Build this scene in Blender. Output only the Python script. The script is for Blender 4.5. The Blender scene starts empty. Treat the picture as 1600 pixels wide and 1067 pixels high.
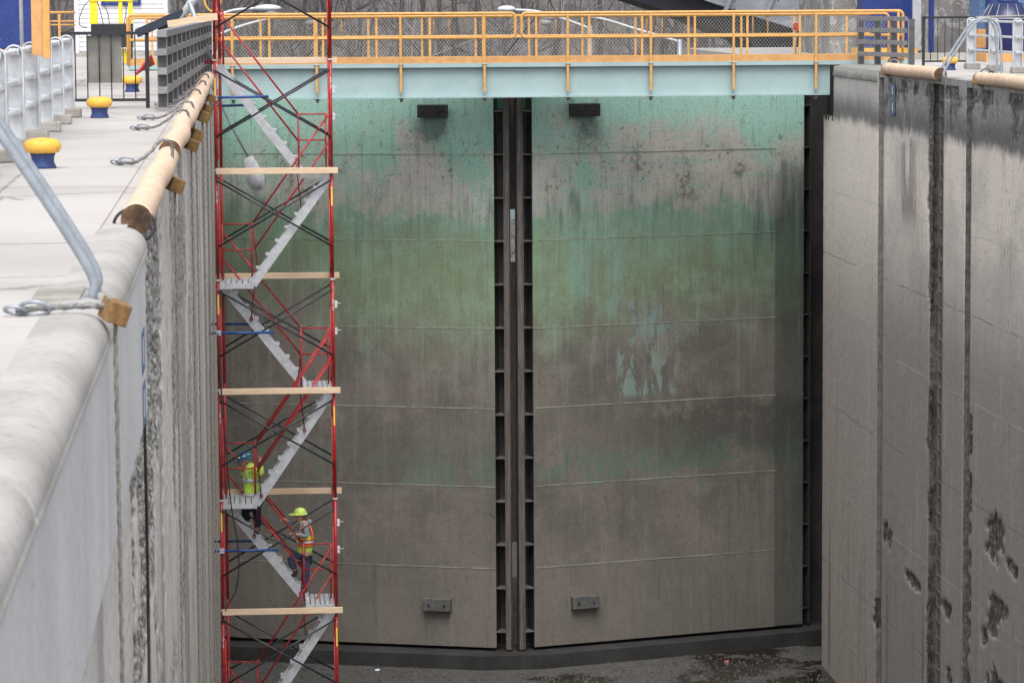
import bpy, bmesh, math, random
from mathutils import Vector, Matrix, noise
random.seed(7)
R = math.radians
scn = bpy.context.scene
C = bpy.context.collection

# ------------------------------------------------------------------ camera
F_PX, W_PX, H_PX = 5150.0, 1600.0, 1067.0
ROLL = 0.0058
CAM = Vector((0.0, 0.0, 1.5))
VP = (386.0, 2.0)
_a, _b = VP[0] - W_PX / 2, -(VP[1] - H_PX / 2)
_c, _s = math.cos(ROLL), math.sin(ROLL)
_ua, _ub = _a * _c + _b * _s, -_a * _s + _b * _c
PHI = math.atan(_ub / F_PX)
PSI = math.atan(-_ua * math.cos(PHI) / F_PX)
_w = Vector((math.sin(PSI) * math.cos(PHI), math.cos(PSI) * math.cos(PHI), -math.sin(PHI)))
_r = Vector((math.cos(PSI), -math.sin(PSI), 0))
_u = _r.cross(_w)
RX = _r * _c - _u * _s
UX = _r * _s + _u * _c

def at(px, py, Y):
    """world point seen at photograph pixel (px, py) at distance Y down the lock"""
    d = _w * F_PX + RX * (px - W_PX / 2) - UX * (py - H_PX / 2)
    return CAM + d * (Y / d.y)

def zc(z, Y, px=800):
    """height on the plane Y for a height estimated with a flat scale"""
    return at(px, 2 + (1.5 - z) * F_PX / Y, Y).z

cam_d = bpy.data.cameras.new("camera")
cam_d.sensor_width = 36
cam_d.lens = 36 * F_PX / W_PX
cam_d.clip_start = 0.5
cam_d.clip_end = 3000
cam_d.dof.use_dof = True
cam_d.dof.focus_distance = 66
cam_d.dof.aperture_fstop = 9
cam = bpy.data.objects.new("camera", cam_d)
C.objects.link(cam)
cam.matrix_world = Matrix(((RX.x, UX.x, -_w.x, CAM.x), (RX.y, UX.y, -_w.y, CAM.y), (RX.z, UX.z, -_w.z, CAM.z), (0, 0, 0, 1)))
scn.camera = cam

# ------------------------------------------------------------------ light
SUN_EL, SUN_AZ = R(60), R(186)          # high, veiled sun behind the camera
world = bpy.data.worlds.new("World")
scn.world = world
world.use_nodes = True
wn = world.node_tree
sky = wn.nodes.new("ShaderNodeTexSky")
sky.sky_type = 'NISHITA'
sky.sun_disc = False
sky.sun_elevation = SUN_EL
sky.sun_rotation = SUN_AZ
sky.air_density = 1.0
sky.dust_density = 4.0
sky.ozone_density = 1.0
hs = wn.nodes.new("ShaderNodeHueSaturation")      # overcast: a nearly white sky
hs.inputs['Saturation'].default_value = 0.22
wn.links.new(sky.outputs[0], hs.inputs['Color'])
wn.links.new(hs.outputs[0], wn.nodes['Background'].inputs[0])
wn.nodes['Background'].inputs[1].default_value = 0.15
sun_d = bpy.data.lights.new("sun", 'SUN')
sun_d.energy = 0.65
sun_d.angle = R(40)
sun_d.color = (1.0, 0.96, 0.9)
sun = bpy.data.objects.new("sun", sun_d)
C.objects.link(sun)
sd = Vector((math.sin(SUN_AZ) * math.cos(SUN_EL), math.cos(SUN_AZ) * math.cos(SUN_EL), math.sin(SUN_EL)))
sun.rotation_euler = sd.to_track_quat('Z', 'Y').to_euler()
vs = scn.view_settings
vs.view_transform = 'Standard'
vs.look = 'None'
vs.exposure = 0.92
vs.gamma = 1
scn.cycles.max_bounces = 6

# ------------------------------------------------------------------ node helpers
class NT:
    def __init__(s, name):
        s.m = bpy.data.materials.new(name)
        s.m.use_nodes = True
        s.t = s.m.node_tree
        s.b = s.t.nodes['Principled BSDF']
        s._pos = None
    def n(s, kind, **kw):
        x = s.t.nodes.new(kind)
        for k, v in kw.items(): setattr(x, k, v)
        return x
    def l(s, a, b):
        if isinstance(a, (int, float, tuple, list)):
            b.default_value = a
        else:
            s.t.links.new(a, b)
    def pos(s):
        if s._pos is None:
            s._pos = s.n('ShaderNodeNewGeometry').outputs['Position']
        return s._pos
    def obj(s):
        return s.n('ShaderNodeTexCoord').outputs['Object']
    def xyz(s, vec=None):
        x = s.n('ShaderNodeSeparateXYZ'); s.l(vec or s.pos(), x.inputs[0]); return x.outputs
    def scl(s, vec, sc, off=(0, 0, 0)):
        m = s.n('ShaderNodeMapping'); s.l(vec, m.inputs[0]); m.inputs['Scale'].default_value = sc
        m.inputs['Location'].default_value = off; return m.outputs[0]
    def noise(s, vec, scale, detail=5, rough=0.55, sc=None, off=(0, 0, 0), dist=0):
        if sc: vec = s.scl(vec, sc, off)
        x = s.n('ShaderNodeTexNoise'); s.l(vec, x.inputs['Vector'])
        x.inputs['Scale'].default_value = scale; x.inputs['Detail'].default_value = detail
        x.inputs['Roughness'].default_value = rough; x.inputs['Distortion'].default_value = dist
        return x.outputs['Fac']
    def ramp(s, fac, stops, interp='LINEAR'):
        x = s.n('ShaderNodeValToRGB'); s.l(fac, x.inputs[0]); cr = x.color_ramp; cr.interpolation = interp
        while len(cr.elements) < len(stops): cr.elements.new(0.5)
        for e, (p, c) in zip(cr.elements, stops):
            e.position = p; e.color = (c, c, c, 1) if isinstance(c, (int, float)) else (*c, 1)
        return x.outputs[0]
    def math(s, op, a, b=0.0, clamp=False):
        x = s.n('ShaderNodeMath', operation=op); x.use_clamp = clamp
        s.l(a, x.inputs[0]); s.l(b, x.inputs[1]); return x.outputs[0]
    def band(s, v, a, b, c, d):
        """0 below a, 1 between b and c, 0 above d"""
        up = s.mr(v, a, b); dn = s.mr(v, c, d, 1, 0); return s.math('MULTIPLY', up, dn)
    def mr(s, v, a, b, o0=0.0, o1=1.0):
        x = s.n('ShaderNodeMapRange'); x.interpolation_type = 'SMOOTHSTEP'
        s.l(v, x.inputs[0])
        if a > b: a, b, o0, o1 = b, a, o1, o0
        x.inputs[1].default_value = a; x.inputs[2].default_value = b
        x.inputs[3].default_value = o0; x.inputs[4].default_value = o1; return x.outputs[0]
    def mix(s, fac, a, b, mode='MIX'):
        x = s.n('ShaderNodeMix', data_type='RGBA', blend_type=mode)
        s.l(fac, x.inputs[0])
        for v, i in ((a, 6), (b, 7)):
            if isinstance(v, (tuple, list)) and len(v) == 3: v = (*v, 1)
            s.l(v, x.inputs[i])
        return x.outputs[2]
    def bump(s, h, strength=0.3, dist=0.02):
        x = s.n('ShaderNodeBump'); s.l(h, x.inputs['Height']); x.inputs['Strength'].default_value = strength
        x.inputs['Distance'].default_value = dist; s.l(x.outputs[0], s.b.inputs['Normal'])
    def done(s, col, rough=0.8, metal=0.0):
        s.l((*col, 1) if isinstance(col, (tuple, list)) and len(col) == 3 else col, s.b.inputs['Base Color'])
        s.l(rough, s.b.inputs['Roughness']); s.b.inputs['Metallic'].default_value = metal
        return s.m

def simple(name, c1, c2=None, scale=6.0, rough=0.6, metal=0.0, bump=0.0, sc=(1, 1, 1), dirt=None, dirt_amt=0.5, coord='obj'):
    n = NT(name)
    v = n.obj() if coord == 'obj' else n.pos()
    if c2 is None: c2 = tuple(x * 0.8 for x in c1)
    f = n.noise(v, scale, 6, 0.6, sc=sc)
    col = n.mix(n.mr(f, 0.35, 0.65), c1, c2)
    if dirt:
        g = n.noise(v, scale * 3.1, 6, 0.7, sc=sc, off=(3, 7, 1))
        col = n.mix(n.math('MULTIPLY', n.mr(g, 0.52, 0.68), dirt_amt), col, dirt)
    if bump: n.bump(f, bump, 0.02)
    return n.done(col, rough, metal)

M = {}
M['red'] = simple('red_paint', (0.45, 0.018, 0.02), (0.28, 0.012, 0.016), 9, 0.38, dirt=(0.5, 0.35, 0.33), dirt_amt=0.25)
M['dark_red'] = simple('dark_red_paint', (0.22, 0.012, 0.02), (0.12, 0.01, 0.014), 9, 0.45)
M['black'] = simple('black_steel', (0.012, 0.014, 0.018), (0.02, 0.022, 0.026), 12, 0.5)
M['black_tube'] = simple('black_brace_tube', (0.012, 0.014, 0.02), (0.035, 0.04, 0.05), 12, 0.35)
M['blue_tube'] = simple('blue_tube', (0.02, 0.09, 0.32), (0.015, 0.055, 0.2), 8, 0.4)
M['alu'] = simple('aluminium', (0.62, 0.64, 0.68), (0.5, 0.52, 0.56), 10, 0.42, metal=0.35, dirt=(0.35, 0.33, 0.3), dirt_amt=0.35)
M['galv'] = simple('galvanised_steel', (0.36, 0.40, 0.45), (0.26, 0.29, 0.33), 12, 0.45, metal=0.5)
M['grey_rail'] = simple('grey_painted_rail', (0.30, 0.34, 0.39), (0.24, 0.27, 0.31), 12, 0.5, dirt=(0.2, 0.17, 0.14), dirt_amt=0.5)
M['white_cast'] = simple('white_grey_cast_metal', (0.60, 0.62, 0.65), (0.48, 0.50, 0.53), 7, 0.55, dirt=(0.28, 0.28, 0.28), dirt_amt=0.4)
M['fence_dark'] = simple('dark_barrier_web', (0.085, 0.085, 0.09), (0.06, 0.06, 0.065), 9, 0.7)
M['fence_grey'] = simple('grey_barrier', (0.24, 0.24, 0.25), (0.18, 0.18, 0.19), 9, 0.65, dirt=(0.33, 0.33, 0.33), dirt_amt=0.6)
M['timber'] = simple('pale_timber', (0.80, 0.62, 0.45), (0.68, 0.50, 0.34), 5, 0.8, sc=(0.35, 6, 6), dirt=(0.3, 0.15, 0.07), dirt_amt=0.4)
M['log'] = simple('peeled_log', (0.76, 0.58, 0.44), (0.62, 0.43, 0.30), 3, 0.75, sc=(1.5, 6, 1.5), bump=0.35, dirt=(0.36, 0.21, 0.11), dirt_amt=0.7)
M['log_end'] = simple('log_end', (0.16, 0.09, 0.05), (0.02, 0.012, 0.008), 5, 0.9)
M['block'] = simple('oak_block', (0.26, 0.15, 0.055), (0.17, 0.09, 0.035), 14, 0.85, sc=(1, 3, 1), dirt=(0.4, 0.27, 0.12), dirt_amt=0.5)
M['yellow'] = simple('marigold_paint', (0.82, 0.46, 0.06), (0.70, 0.38, 0.055), 6, 0.65, dirt=(0.40, 0.26, 0.13), dirt_amt=0.6)
M['orange_rail'] = simple('orange_yellow_rail', (0.68, 0.365, 0.105), (0.57, 0.29, 0.085), 9, 0.45, dirt=(0.4, 0.2, 0.08), dirt_amt=0.3)
M['kick'] = simple('orange_kickplate', (0.62, 0.34, 0.13), (0.54, 0.28, 0.10), 4, 0.5, dirt=(0.4, 0.2, 0.08), dirt_amt=0.3)
M['bright_yellow'] = simple('bright_yellow', (0.90, 0.72, 0.02), (0.75, 0.58, 0.02), 9, 0.5)
M['navy'] = simple('navy_paint', (0.012, 0.035, 0.20), (0.010, 0.027, 0.15), 5, 0.4, dirt=(0.05, 0.07, 0.2), dirt_amt=0.4)
M['bollard_blue'] = simple('bollard_blue', (0.02, 0.05, 0.19), (0.015, 0.035, 0.13), 9, 0.65, dirt=(0.16, 0.17, 0.22), dirt_amt=0.6)
M['girder'] = simple('pale_blue_girder_paint', (0.35, 0.465, 0.475), (0.32, 0.43, 0.44), 1.3, 0.5, dirt=(0.24, 0.36, 0.37), dirt_amt=0.4)
M['rubber'] = simple('black_rubber', (0.015, 0.015, 0.02), (0.03, 0.03, 0.035), 10, 0.6, dirt=(0.12, 0.12, 0.13), dirt_amt=0.3)
M['bumper_grey'] = simple('weathered_grey_block', (0.11, 0.107, 0.103), (0.07, 0.07, 0.067), 8, 0.8)
M['rope'] = simple('hemp_rope', (0.36, 0.325, 0.29), (0.20, 0.18, 0.16), 40, 0.95)
M['grey_rope'] = simple('grey_rope', (0.13, 0.13, 0.135), (0.28, 0.28, 0.28), 50, 0.9)
M['white_paint'] = simple('white_paint', (0.66, 0.67, 0.69), (0.58, 0.59, 0.61), 5, 0.5)
M['blue_sign'] = simple('faded_blue_paint', (0.06, 0.14, 0.32), (0.12, 0.19, 0.32), 12, 0.7, dirt=(0.22, 0.23, 0.25), dirt_amt=0.8)
M['sign_grey'] = simple('grey_sign_back', (0.13, 0.125, 0.11), (0.2, 0.2, 0.18), 1.6, 0.6, dirt=(0.3, 0.27, 0.2), dirt_amt=0.2)
M['lamp_grey'] = simple('lamp_housing', (0.55, 0.58, 0.6), (0.45, 0.47, 0.5), 6, 0.5)
M['skin'] = simple('skin', (0.55, 0.32, 0.23), (0.48, 0.27, 0.19), 12, 0.55)
M['hair'] = simple('brown_hair', (0.10, 0.055, 0.03), (0.16, 0.09, 0.045), 60, 0.6)
M['jeans'] = simple('blue_jeans', (0.03, 0.045, 0.095), (0.055, 0.075, 0.14), 30, 0.9, bump=0.4)
M['navy_trousers'] = simple('dark_trousers', (0.012, 0.016, 0.03), (0.025, 0.03, 0.05), 30, 0.9, bump=0.4)
M['boot'] = simple('brown_boot', (0.09, 0.045, 0.025), (0.05, 0.028, 0.018), 30, 0.8)
M['hoodie'] = simple('grey_hoodie', (0.26, 0.27, 0.30), (0.18, 0.19, 0.21), 18, 0.95, bump=0.4)
M['lime'] = simple('lime_hi_vis', (0.64, 0.92, 0.14), (0.48, 0.76, 0.09), 14, 0.8, bump=0.5)
M['hat_lime'] = simple('lime_hard_hat', (0.68, 0.88, 0.20), (0.62, 0.82, 0.17), 3, 0.35)
M['hat_blue'] = simple('blue_hard_hat', (0.03, 0.13, 0.34), (0.025, 0.10, 0.27), 9, 0.35)
M['hi_orange'] = simple('orange_trim', (0.95, 0.18, 0.03), (0.9, 0.14, 0.02), 10, 0.7)
M['reflective'] = simple('silver_reflective', (0.52, 0.54, 0.57), (0.42, 0.44, 0.47), 10, 0.4)
M['glove'] = simple('pale_glove', (0.62, 0.6, 0.56), (0.5, 0.48, 0.45), 20, 0.9)
M['mesh_wire'] = simple('wire', (0.50, 0.48, 0.44), (0.42, 0.40, 0.36), 9, 0.5, metal=0.3)
M['iron'] = simple('dark_wet_steel', (0.022, 0.023, 0.026), (0.045, 0.043, 0.04), 3, 0.6, coord='pos', dirt=(0.10, 0.085, 0.07), dirt_amt=0.5)
def _glass():
    n = NT('lamp_glass'); v = n.noise(n.obj(), 9, 3)
    return n.done(n.mix(n.mr(v, .3, .7), (0.36, 0.38, 0.39), (0.50, 0.52, 0.53)), 0.06)
M['glass'] = _glass()
def _sticker():
    n = NT('reflective_sticker_yellow'); return n.done((0.85, 0.62, 0.10), 0.4)
M['sticker'] = _sticker()

# ------------------------------------------------------------------ mesh builder
def world_loc(o):
    v = Vector((0, 0, 0))
    while o is not None:
        v += o.location; o = o.parent
    return v

def orth(d):
    d = d.normalized()
    a = Vector((0, 0, 1)) if abs(d.z) < 0.9 else Vector((1, 0, 0))
    u = d.cross(a).normalized()
    return u, d.cross(u).normalized()

class MB:
    def __init__(s): s.v = []; s.f = []; s.sm = []
    def add(s, vs, fs, smooth=False):
        o = len(s.v); s.v += [tuple(p) for p in vs]
        s.f += [tuple(i + o for i in f) for f in fs]; s.sm += [smooth] * len(fs); return s
    def box(s, c, size, rot=None):
        hx, hy, hz = (q / 2 for q in size)
        p = [Vector((x, y, z)) for x in (-hx, hx) for y in (-hy, hy) for z in (-hz, hz)]
        if rot is not None: p = [rot @ q for q in p]
        c = Vector(c)
        return s.add([q + c for q in p], [(0, 1, 3, 2), (4, 6, 7, 5), (0, 4, 5, 1), (2, 3, 7, 6), (0, 2, 6, 4), (1, 5, 7, 3)])
    def bar(s, a, b, w, h, up=(0, 0, 1)):
        """rectangular bar from a to b, w across, h along up"""
        a, b = Vector(a), Vector(b); d = (b - a).normalized(); up = Vector(up)
        x = d.cross(up)
        if x.length < 1e-5: x = d.cross(Vector((0, 1, 0)))
        x.normalize(); z = x.cross(d).normalized()
        ps = []
        for e in (a, b):
            for i, j in ((-1, -1), (1, -1), (1, 1), (-1, 1)): ps.append(e + x * (i * w / 2) + z * (j * h / 2))
        return s.add(ps, [(3, 2, 1, 0), (4, 5, 6, 7), (0, 1, 5, 4), (1, 2, 6, 5), (2, 3, 7, 6), (3, 0, 4, 7)])
    def tube(s, pts, r, seg=8, cap=True, lobes=0, pitch=0.1, lob=0.25):
        pts = [Vector(p) for p in pts]; n = len(pts)
        rs = r if isinstance(r, (list, tuple)) else [r] * n
        vs = []; fs = []
        u = None; dist = 0
        for i, p in enumerate(pts):
            d = (pts[min(i + 1, n - 1)] - pts[max(i - 1, 0)]).normalized()
            if u is None: u, _ = orth(d)
            u = (u - d * u.dot(d)).normalized(); w = d.cross(u)
            if i: dist += (p - pts[i - 1]).length
            ph = dist / pitch * 2 * math.pi / max(lobes, 1) if lobes else 0
            for k in range(seg):
                a = 2 * math.pi * k / seg
                rr = rs[i] * (1 + (lob * math.cos(lobes * a - ph * lobes) if lobes else 0))
                vs.append(p + (u * math.cos(a) + w * math.sin(a)) * rr)
        for i in range(n - 1):
            for k in range(seg):
                k2 = (k + 1) % seg
                fs.append((i * seg + k, i * seg + k2, (i + 1) * seg + k2, (i + 1) * seg + k))
        s.add(vs, fs, True)
        if cap:
            o = len(s.v) - len(vs)
            s.f.append(tuple(o + k for k in reversed(range(seg)))); s.sm.append(False)
            s.f.append(tuple(o + (n - 1) * seg + k for k in range(seg))); s.sm.append(False)
        return s
    def lathe(s, prof, c=(0, 0, 0), seg=28, axis=None):
        c = Vector(c); vs = []; fs = []
        for r, z in prof:
            for k in range(seg):
                a = 2 * math.pi * k / seg
                q = Vector((r * math.cos(a), r * math.sin(a), z))
                if axis is not None: q = axis @ q
                vs.append(q + c)
        for i in range(len(prof) - 1):
            for k in range(seg):
                k2 = (k + 1) % seg
                fs.append((i * seg + k, i * seg + k2, (i + 1) * seg + k2, (i + 1) * seg + k))
        fs.append(tuple(reversed(range(seg)))); fs.append(tuple((len(prof) - 1) * seg + k for k in range(seg)))
        return s.add(vs, fs, True)
    def prism(s, poly, d, smooth=False):
        """poly: 3-D points of a planar polygon, swept by vector d"""
        poly = [Vector(p) for p in poly]; d = Vector(d); n = len(poly)
        nrm = Vector((0, 0, 0))
        for i in range(n):
            nrm += poly[i].cross(poly[(i + 1) % n])
        if nrm.dot(d) > 0: poly.reverse()
        vs = poly + [p + d for p in poly]
        fs = [tuple(range(n)), tuple(reversed(range(n, 2 * n)))]
        for i in range(n):
            j = (i + 1) % n; fs.append((j, i, i + n, j + n))
        return s.add(vs, fs, smooth)
    def ball(s, c, r, seg=14, rings=8, sc=(1, 1, 1)):
        c = Vector(c); vs = []; fs = []
        for i in range(rings + 1):
            t = math.pi * i / rings
            for k in range(seg):
                a = 2 * math.pi * k / seg
                vs.append(c + Vector((r * sc[0] * math.sin(t) * math.cos(a), r * sc[1] * math.sin(t) * math.sin(a), r * sc[2] * math.cos(t))))
        for i in range(rings):
            for k in range(seg):
                k2 = (k + 1) % seg
                fs.append(((i + 1) * seg + k, (i + 1) * seg + k2, i * seg + k2, i * seg + k))
        return s.add(vs, fs, True)
    def ring(s, c, R_, r, normal=(0, 1, 0), seg=20, sc=(1, 1), start=0, sweep=2 * math.pi):
        c = Vector(c); u, w = orth(Vector(normal)); pts = []
        for i in range(seg + 1):
            a = start + sweep * i / seg
            pts.append(c + u * (math.cos(a) * R_ * sc[0]) + w * (math.sin(a) * R_ * sc[1]))
        return s.tube(pts, r, 7, cap=False)
    def build(s, name, mat, parent=None, bevel=0, label=None):
        me = bpy.data.meshes.new(name)
        off = world_loc(parent)
        me.from_pydata([Vector(p) - off for p in s.v], [], s.f)
        me.polygons.foreach_set('use_smooth', s.sm)
        me.update()
        me.materials.append(mat)
        o = bpy.data.objects.new(name, me); C.objects.link(o)
        if parent is not None: o.parent = parent
        if bevel:
            b = o.modifiers.new('bevel', 'BEVEL'); b.width = bevel; b.segments = 2; b.limit_method = 'ANGLE'
        if label: o['label'] = label
        return o

def tag(o, label=None, cat=None, group=None, kind=None):
    if label: o['label'] = label
    if cat: o['category'] = cat
    if group: o['group'] = group
    if kind: o['kind'] = kind
    return o
def thing(name, loc, label, cat, group=None):
    o = bpy.data.objects.new(name, None); C.objects.link(o); o.location = Vector(loc)
    o.empty_display_size = 0.2
    return tag(o, label, cat, group)
def copy_tree(o, parent=None):
    c = o.copy(); C.objects.link(c)
    if parent is not None: c.parent = parent
    for ch in list(o.children): copy_tree(ch, c)
    return c
def arc(c, r, a0, a1, n, ax, ay):
    c = Vector(c); ax = Vector(ax); ay = Vector(ay)
    return [c + ax * (r * math.cos(a0 + (a1 - a0) * i / n)) + ay * (r * math.sin(a0 + (a1 - a0) * i / n)) for i in range(n + 1)]
def spline(pts, n=8):
    """Catmull-Rom through the points"""
    P = [Vector(p) for p in pts]; P = [P[0] * 2 - P[1]] + P + [P[-1] * 2 - P[-2]]; out = []
    for i in range(1, len(P) - 2):
        for k in range(n):
            t = k / n
            out.append(0.5 * ((2 * P[i]) + (P[i + 1] - P[i - 1]) * t + (2 * P[i - 1] - 5 * P[i] + 4 * P[i + 1] - P[i + 2]) * t * t + (3 * P[i] - P[i - 1] - 3 * P[i + 1] + P[i + 2]) * t ** 3))
    out.append(P[-2]); return out
# ------------------------------------------------------------------ concrete, ground and gate materials
def mat_deck():
    n = NT('walkway_concrete'); p = n.pos()
    a = n.noise(p, 0.35, 6, 0.6); b = n.noise(p, 14, 5, 0.6); c = n.noise(p, 1.6, 6, 0.7, sc=(1, 2.5, 1))
    col = n.mix(n.mr(a, 0.35, 0.7), (0.45, 0.43, 0.415), (0.37, 0.35, 0.335))
    col = n.mix(n.math('MULTIPLY', n.mr(c, 0.55, 0.75), 0.6), col, (0.33, 0.31, 0.29))
    col = n.mix(n.math('MULTIPLY', n.mr(b, 0.60, 0.75), 0.35), col, (0.25, 0.24, 0.22))
    y = n.xyz()[1]
    lines = None
    for yy, w in ((18.2, .02), (27.1, .03), (33.4, .02), (38.6, .02), (44.5, .03), (50.2, .03), (56.0, .03), (62, .03), (68, .03)):
        nn = n.math('ADD', y, n.mr(n.noise(p, 1.2, 3), 0.3, 0.7, -0.04, 0.04))
        d = n.math('LESS_THAN', n.math('ABSOLUTE', n.math('SUBTRACT', nn, yy)), w)
        lines = d if lines is None else n.math('MAXIMUM', lines, d)
    col = n.mix(n.math('MULTIPLY', lines, 0.75), col, (0.16, 0.15, 0.14))
    vo = n.n('ShaderNodeTexVoronoi', feature='DISTANCE_TO_EDGE'); wv = n.scl(p, (.55, .22, 1)); n.l(wv, vo.inputs['Vector']); vo.inputs['Scale'].default_value = 1.0
    cr = n.math('MULTIPLY', n.math('LESS_THAN', vo.outputs['Distance'], n.mr(c, .3, .7, .0, .012)), n.mr(a, .42, .55))
    col = n.mix(n.math('MULTIPLY', cr, .7), col, (0.12, 0.11, 0.10))
    pt = n.math('MULTIPLY', n.mr(n.noise(p, 1.1, 7, .7, sc=(1, .5, 1), off=(4, 4, 0)), .52, .60), n.mr(y, 42.5, 44.5))
    col = n.mix(n.math('MULTIPLY', pt, .45), col, (0.26, 0.245, 0.23))
    n.bump(b, 0.25, 0.01)
    return n.done(col, 0.85)

def mat_wall(kind):
    n = NT(kind + '_concrete'); p = n.pos(); X, Y, Z = n.xyz()
    at_ = n.n('ShaderNodeAttribute', attribute_name='spall').outputs['Fac']
    streak = n.noise(p, 3.0, 8, 0.68, sc=(1, 1.0, 0.12))
    fine = n.noise(p, 30, 9, 0.75, sc=(1, 0.45, 0.40))
    blot = n.noise(p, 0.8, 6, 0.6, sc=(1, 0.6, 0.8))
    chip = n.noise(p, 5.5, 10, 0.85, sc=(1, 0.7, 1))
    zj = n.math('ADD', Z, n.mr(n.noise(p, 1.8, 7, 0.75, sc=(1, 1, 0.3)), 0.2, 0.8, -0.12, 0.12))
    if kind == 'right_wall':
        low = n.mix(n.mr(Z, -5.6, -2.0), (0.285, 0.262, 0.245), (0.76, 0.695, 0.625))
        low = n.mix(n.mr(blot, 0.42, 0.62, 0, 0.35), low, (0.29, 0.28, 0.275))
        pink = n.mr(Y, 67.2, 67.0, 1.0, 0.0)
        low = n.mix(n.math('MULTIPLY', pink, 0.8), low, n.mix(n.mr(Z, -6.5, -2.0), (0.40, 0.355, 0.325), (0.78, 0.715, 0.645)))
        top = n.mix(n.mr(Y, 67.1, 67.0, 1.0, 0.0), (0.40, 0.395, 0.395), (0.58, 0.56, 0.54))
        white = n.math('MULTIPLY', n.mr(chip, 0.50, 0.64), n.mr(Y, 66.9, 66.6, 0.10, 0.55))
        top = n.mix(white, top, (0.50, 0.49, 0.48))
        strg = n.noise(p, 3.2, 6, 0.7, sc=(1, .8, 1), dist=2.2)
        sm = n.math('MULTIPLY', n.band(strg, 0.475, 0.495, 0.505, 0.53), n.mr(Y, 66.5, 66.3, 0.0, 0.85))
        top = n.mix(sm, top, (0.70, 0.69, 0.68))
        dk2 = n.math('MULTIPLY', n.mr(n.noise(p, 4.4, 8, 0.75, off=(3, 1, 6)), 0.52, 0.62), n.mr(Y, 66.6, 66.4, 0.1, 0.7))
        top = n.mix(dk2, top, (0.09, 0.088, 0.085))
        dark = n.band(zj, -1.42, -1.14, -0.95, -0.40)
        top = n.mix(n.mr(Y, 66.6, 66.4, 0.12, 0.5), top, (0.15, 0.15, 0.152))
        top = n.mix(n.math('MULTIPLY', dark, 0.80), top, (0.10, 0.10, 0.107))
        col = n.mix(n.mr(zj, -1.02, -1.28), top, low)
        # damp brown wash below the mark
        damp = n.math('MULTIPLY', n.band(Y, 63.0, 63.3, 64.4, 64.9), n.band(zj, -3.1, -2.6, -1.4, -1.2))
        col = n.mix(n.math('MULTIPLY', n.math('MULTIPLY', damp, n.mr(n.noise(p, 2.2, 6, .65, sc=(1, 1.4, .22), off=(0, 9, 0)), .44, .54)), 0.7), col, (0.19, 0.155, 0.14))
        rust = n.math('MULTIPLY', n.mr(n.noise(p, 1.3, 4, 0.5, sc=(1, 3.0, 0.10)), 0.56, 0.66), n.band(Z, -14, -12.9, -11.0, -9.4))
        col = n.mix(n.math('MULTIPLY', rust, 0.65), col, (0.13, 0.10, 0.08))
        gold = n.math('MULTIPLY', n.band(Y, 55.85, 55.9, 56.15, 56.2), n.math('MULTIPLY', n.band(Z, -12.2, -11.6, -10.3, -10.1), n.mr(n.noise(p, 9, 2, 0.5, sc=(1, 1.6, 0.03)), 0.45, 0.55)))
        col = n.mix(n.math('MULTIPLY', gold, 0.8), col, (0.27, 0.20, 0.10))
        gold = n.math('MULTIPLY', n.band(Y, 55.85, 55.9, 56.2, 56.25), n.math('MULTIPLY', n.band(Z, -9.1, -8.8, -8.2, -8.0), n.mr(n.noise(p, 9, 2, 0.5, sc=(1, 1.6, 0.03), off=(0, 2, 0)), 0.45, 0.55)))
        col = n.mix(n.math('MULTIPLY', gold, 0.6), col, (0.32, 0.27, 0.17))
        # pour joints, pale and thin
        for k, zz in enumerate((-2.75, -4.2, -5.75, -7.55, -9.35, -11.2)):
            zl = n.math('ADD', Z, n.mr(n.noise(p, 0.9, 4, 0.6, off=(k * 3, 0, 0)), 0.2, 0.8, -0.025, 0.025))
            d = n.math('LESS_THAN', n.math('ABSOLUTE', n.math('SUBTRACT', zl, zz)), 0.014)
            d = n.math('MULTIPLY', d, n.mr(n.noise(p, 0.5, 2, off=(0, 5 * k, 0)), 0.36, 0.46))
            col = n.mix(n.math('MULTIPLY', d, 0.5), col, (0.09, 0.085, 0.08) if k % 2 else (0.46, 0.45, 0.43))
    else:
        col = n.mix(n.mr(Z, -9.0, -1.0), (0.62, 0.57, 0.515), (0.72, 0.69, 0.655))
        col = n.mix(n.math('MULTIPLY', n.mr(blot, 0.45, 0.65), 0.5), col, (0.50, 0.475, 0.43))
        g2 = n.noise(p, 0.55, 4, 0.6, sc=(1, 1, 0.06))
        col = n.mix(n.math('MULTIPLY', n.mr(g2, 0.50, 0.60), 0.55), col, (0.19, 0.175, 0.155))
    col = n.mix(n.mr(streak, 0.53, 0.68, 0, 0.24), col, (0.16, 0.15, 0.14))
    col = n.mix(n.mr(streak, 0.46, 0.34, 0, 0.22), col, (0.58, 0.57, 0.55))
    sp = n.ramp(n.noise(p, 9, 8, 0.8, sc=(1, .8, 1)), [(0.37, (0.03, 0.03, 0.026)), (0.46, (0.20, 0.185, 0.165)), (0.55, (0.50, 0.48, 0.45)), (0.64, (0.80, 0.79, 0.77))])
    if kind == 'right_wall':
        sp = n.ramp(n.noise(p, 9, 8, 0.8, sc=(1, .8, 1)), [(0.40, (0.02, 0.02, 0.018)), (0.50, (0.08, 0.073, 0.066)), (0.60, (0.24, 0.225, 0.205)), (0.70, (0.5, 0.48, 0.45))])
    pit = n.noise(p, 13, 5, 0.65, sc=(1, 0.9, 0.16), off=(5, 2, 1))
    col = n.mix(n.mr(pit, 0.635, 0.69, 0, 0.65), col, (0.10, 0.09, 0.08))
    col = n.mix(n.mr(at_, 0.12, 0.55), col, sp)
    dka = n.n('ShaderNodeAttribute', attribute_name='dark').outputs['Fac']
    col = n.mix(dka, col, n.mix(n.mr(n.noise(p, 7, 8, .8), .4, .62), (0.055, 0.052, 0.048), (0.15, 0.142, 0.13)))
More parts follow.
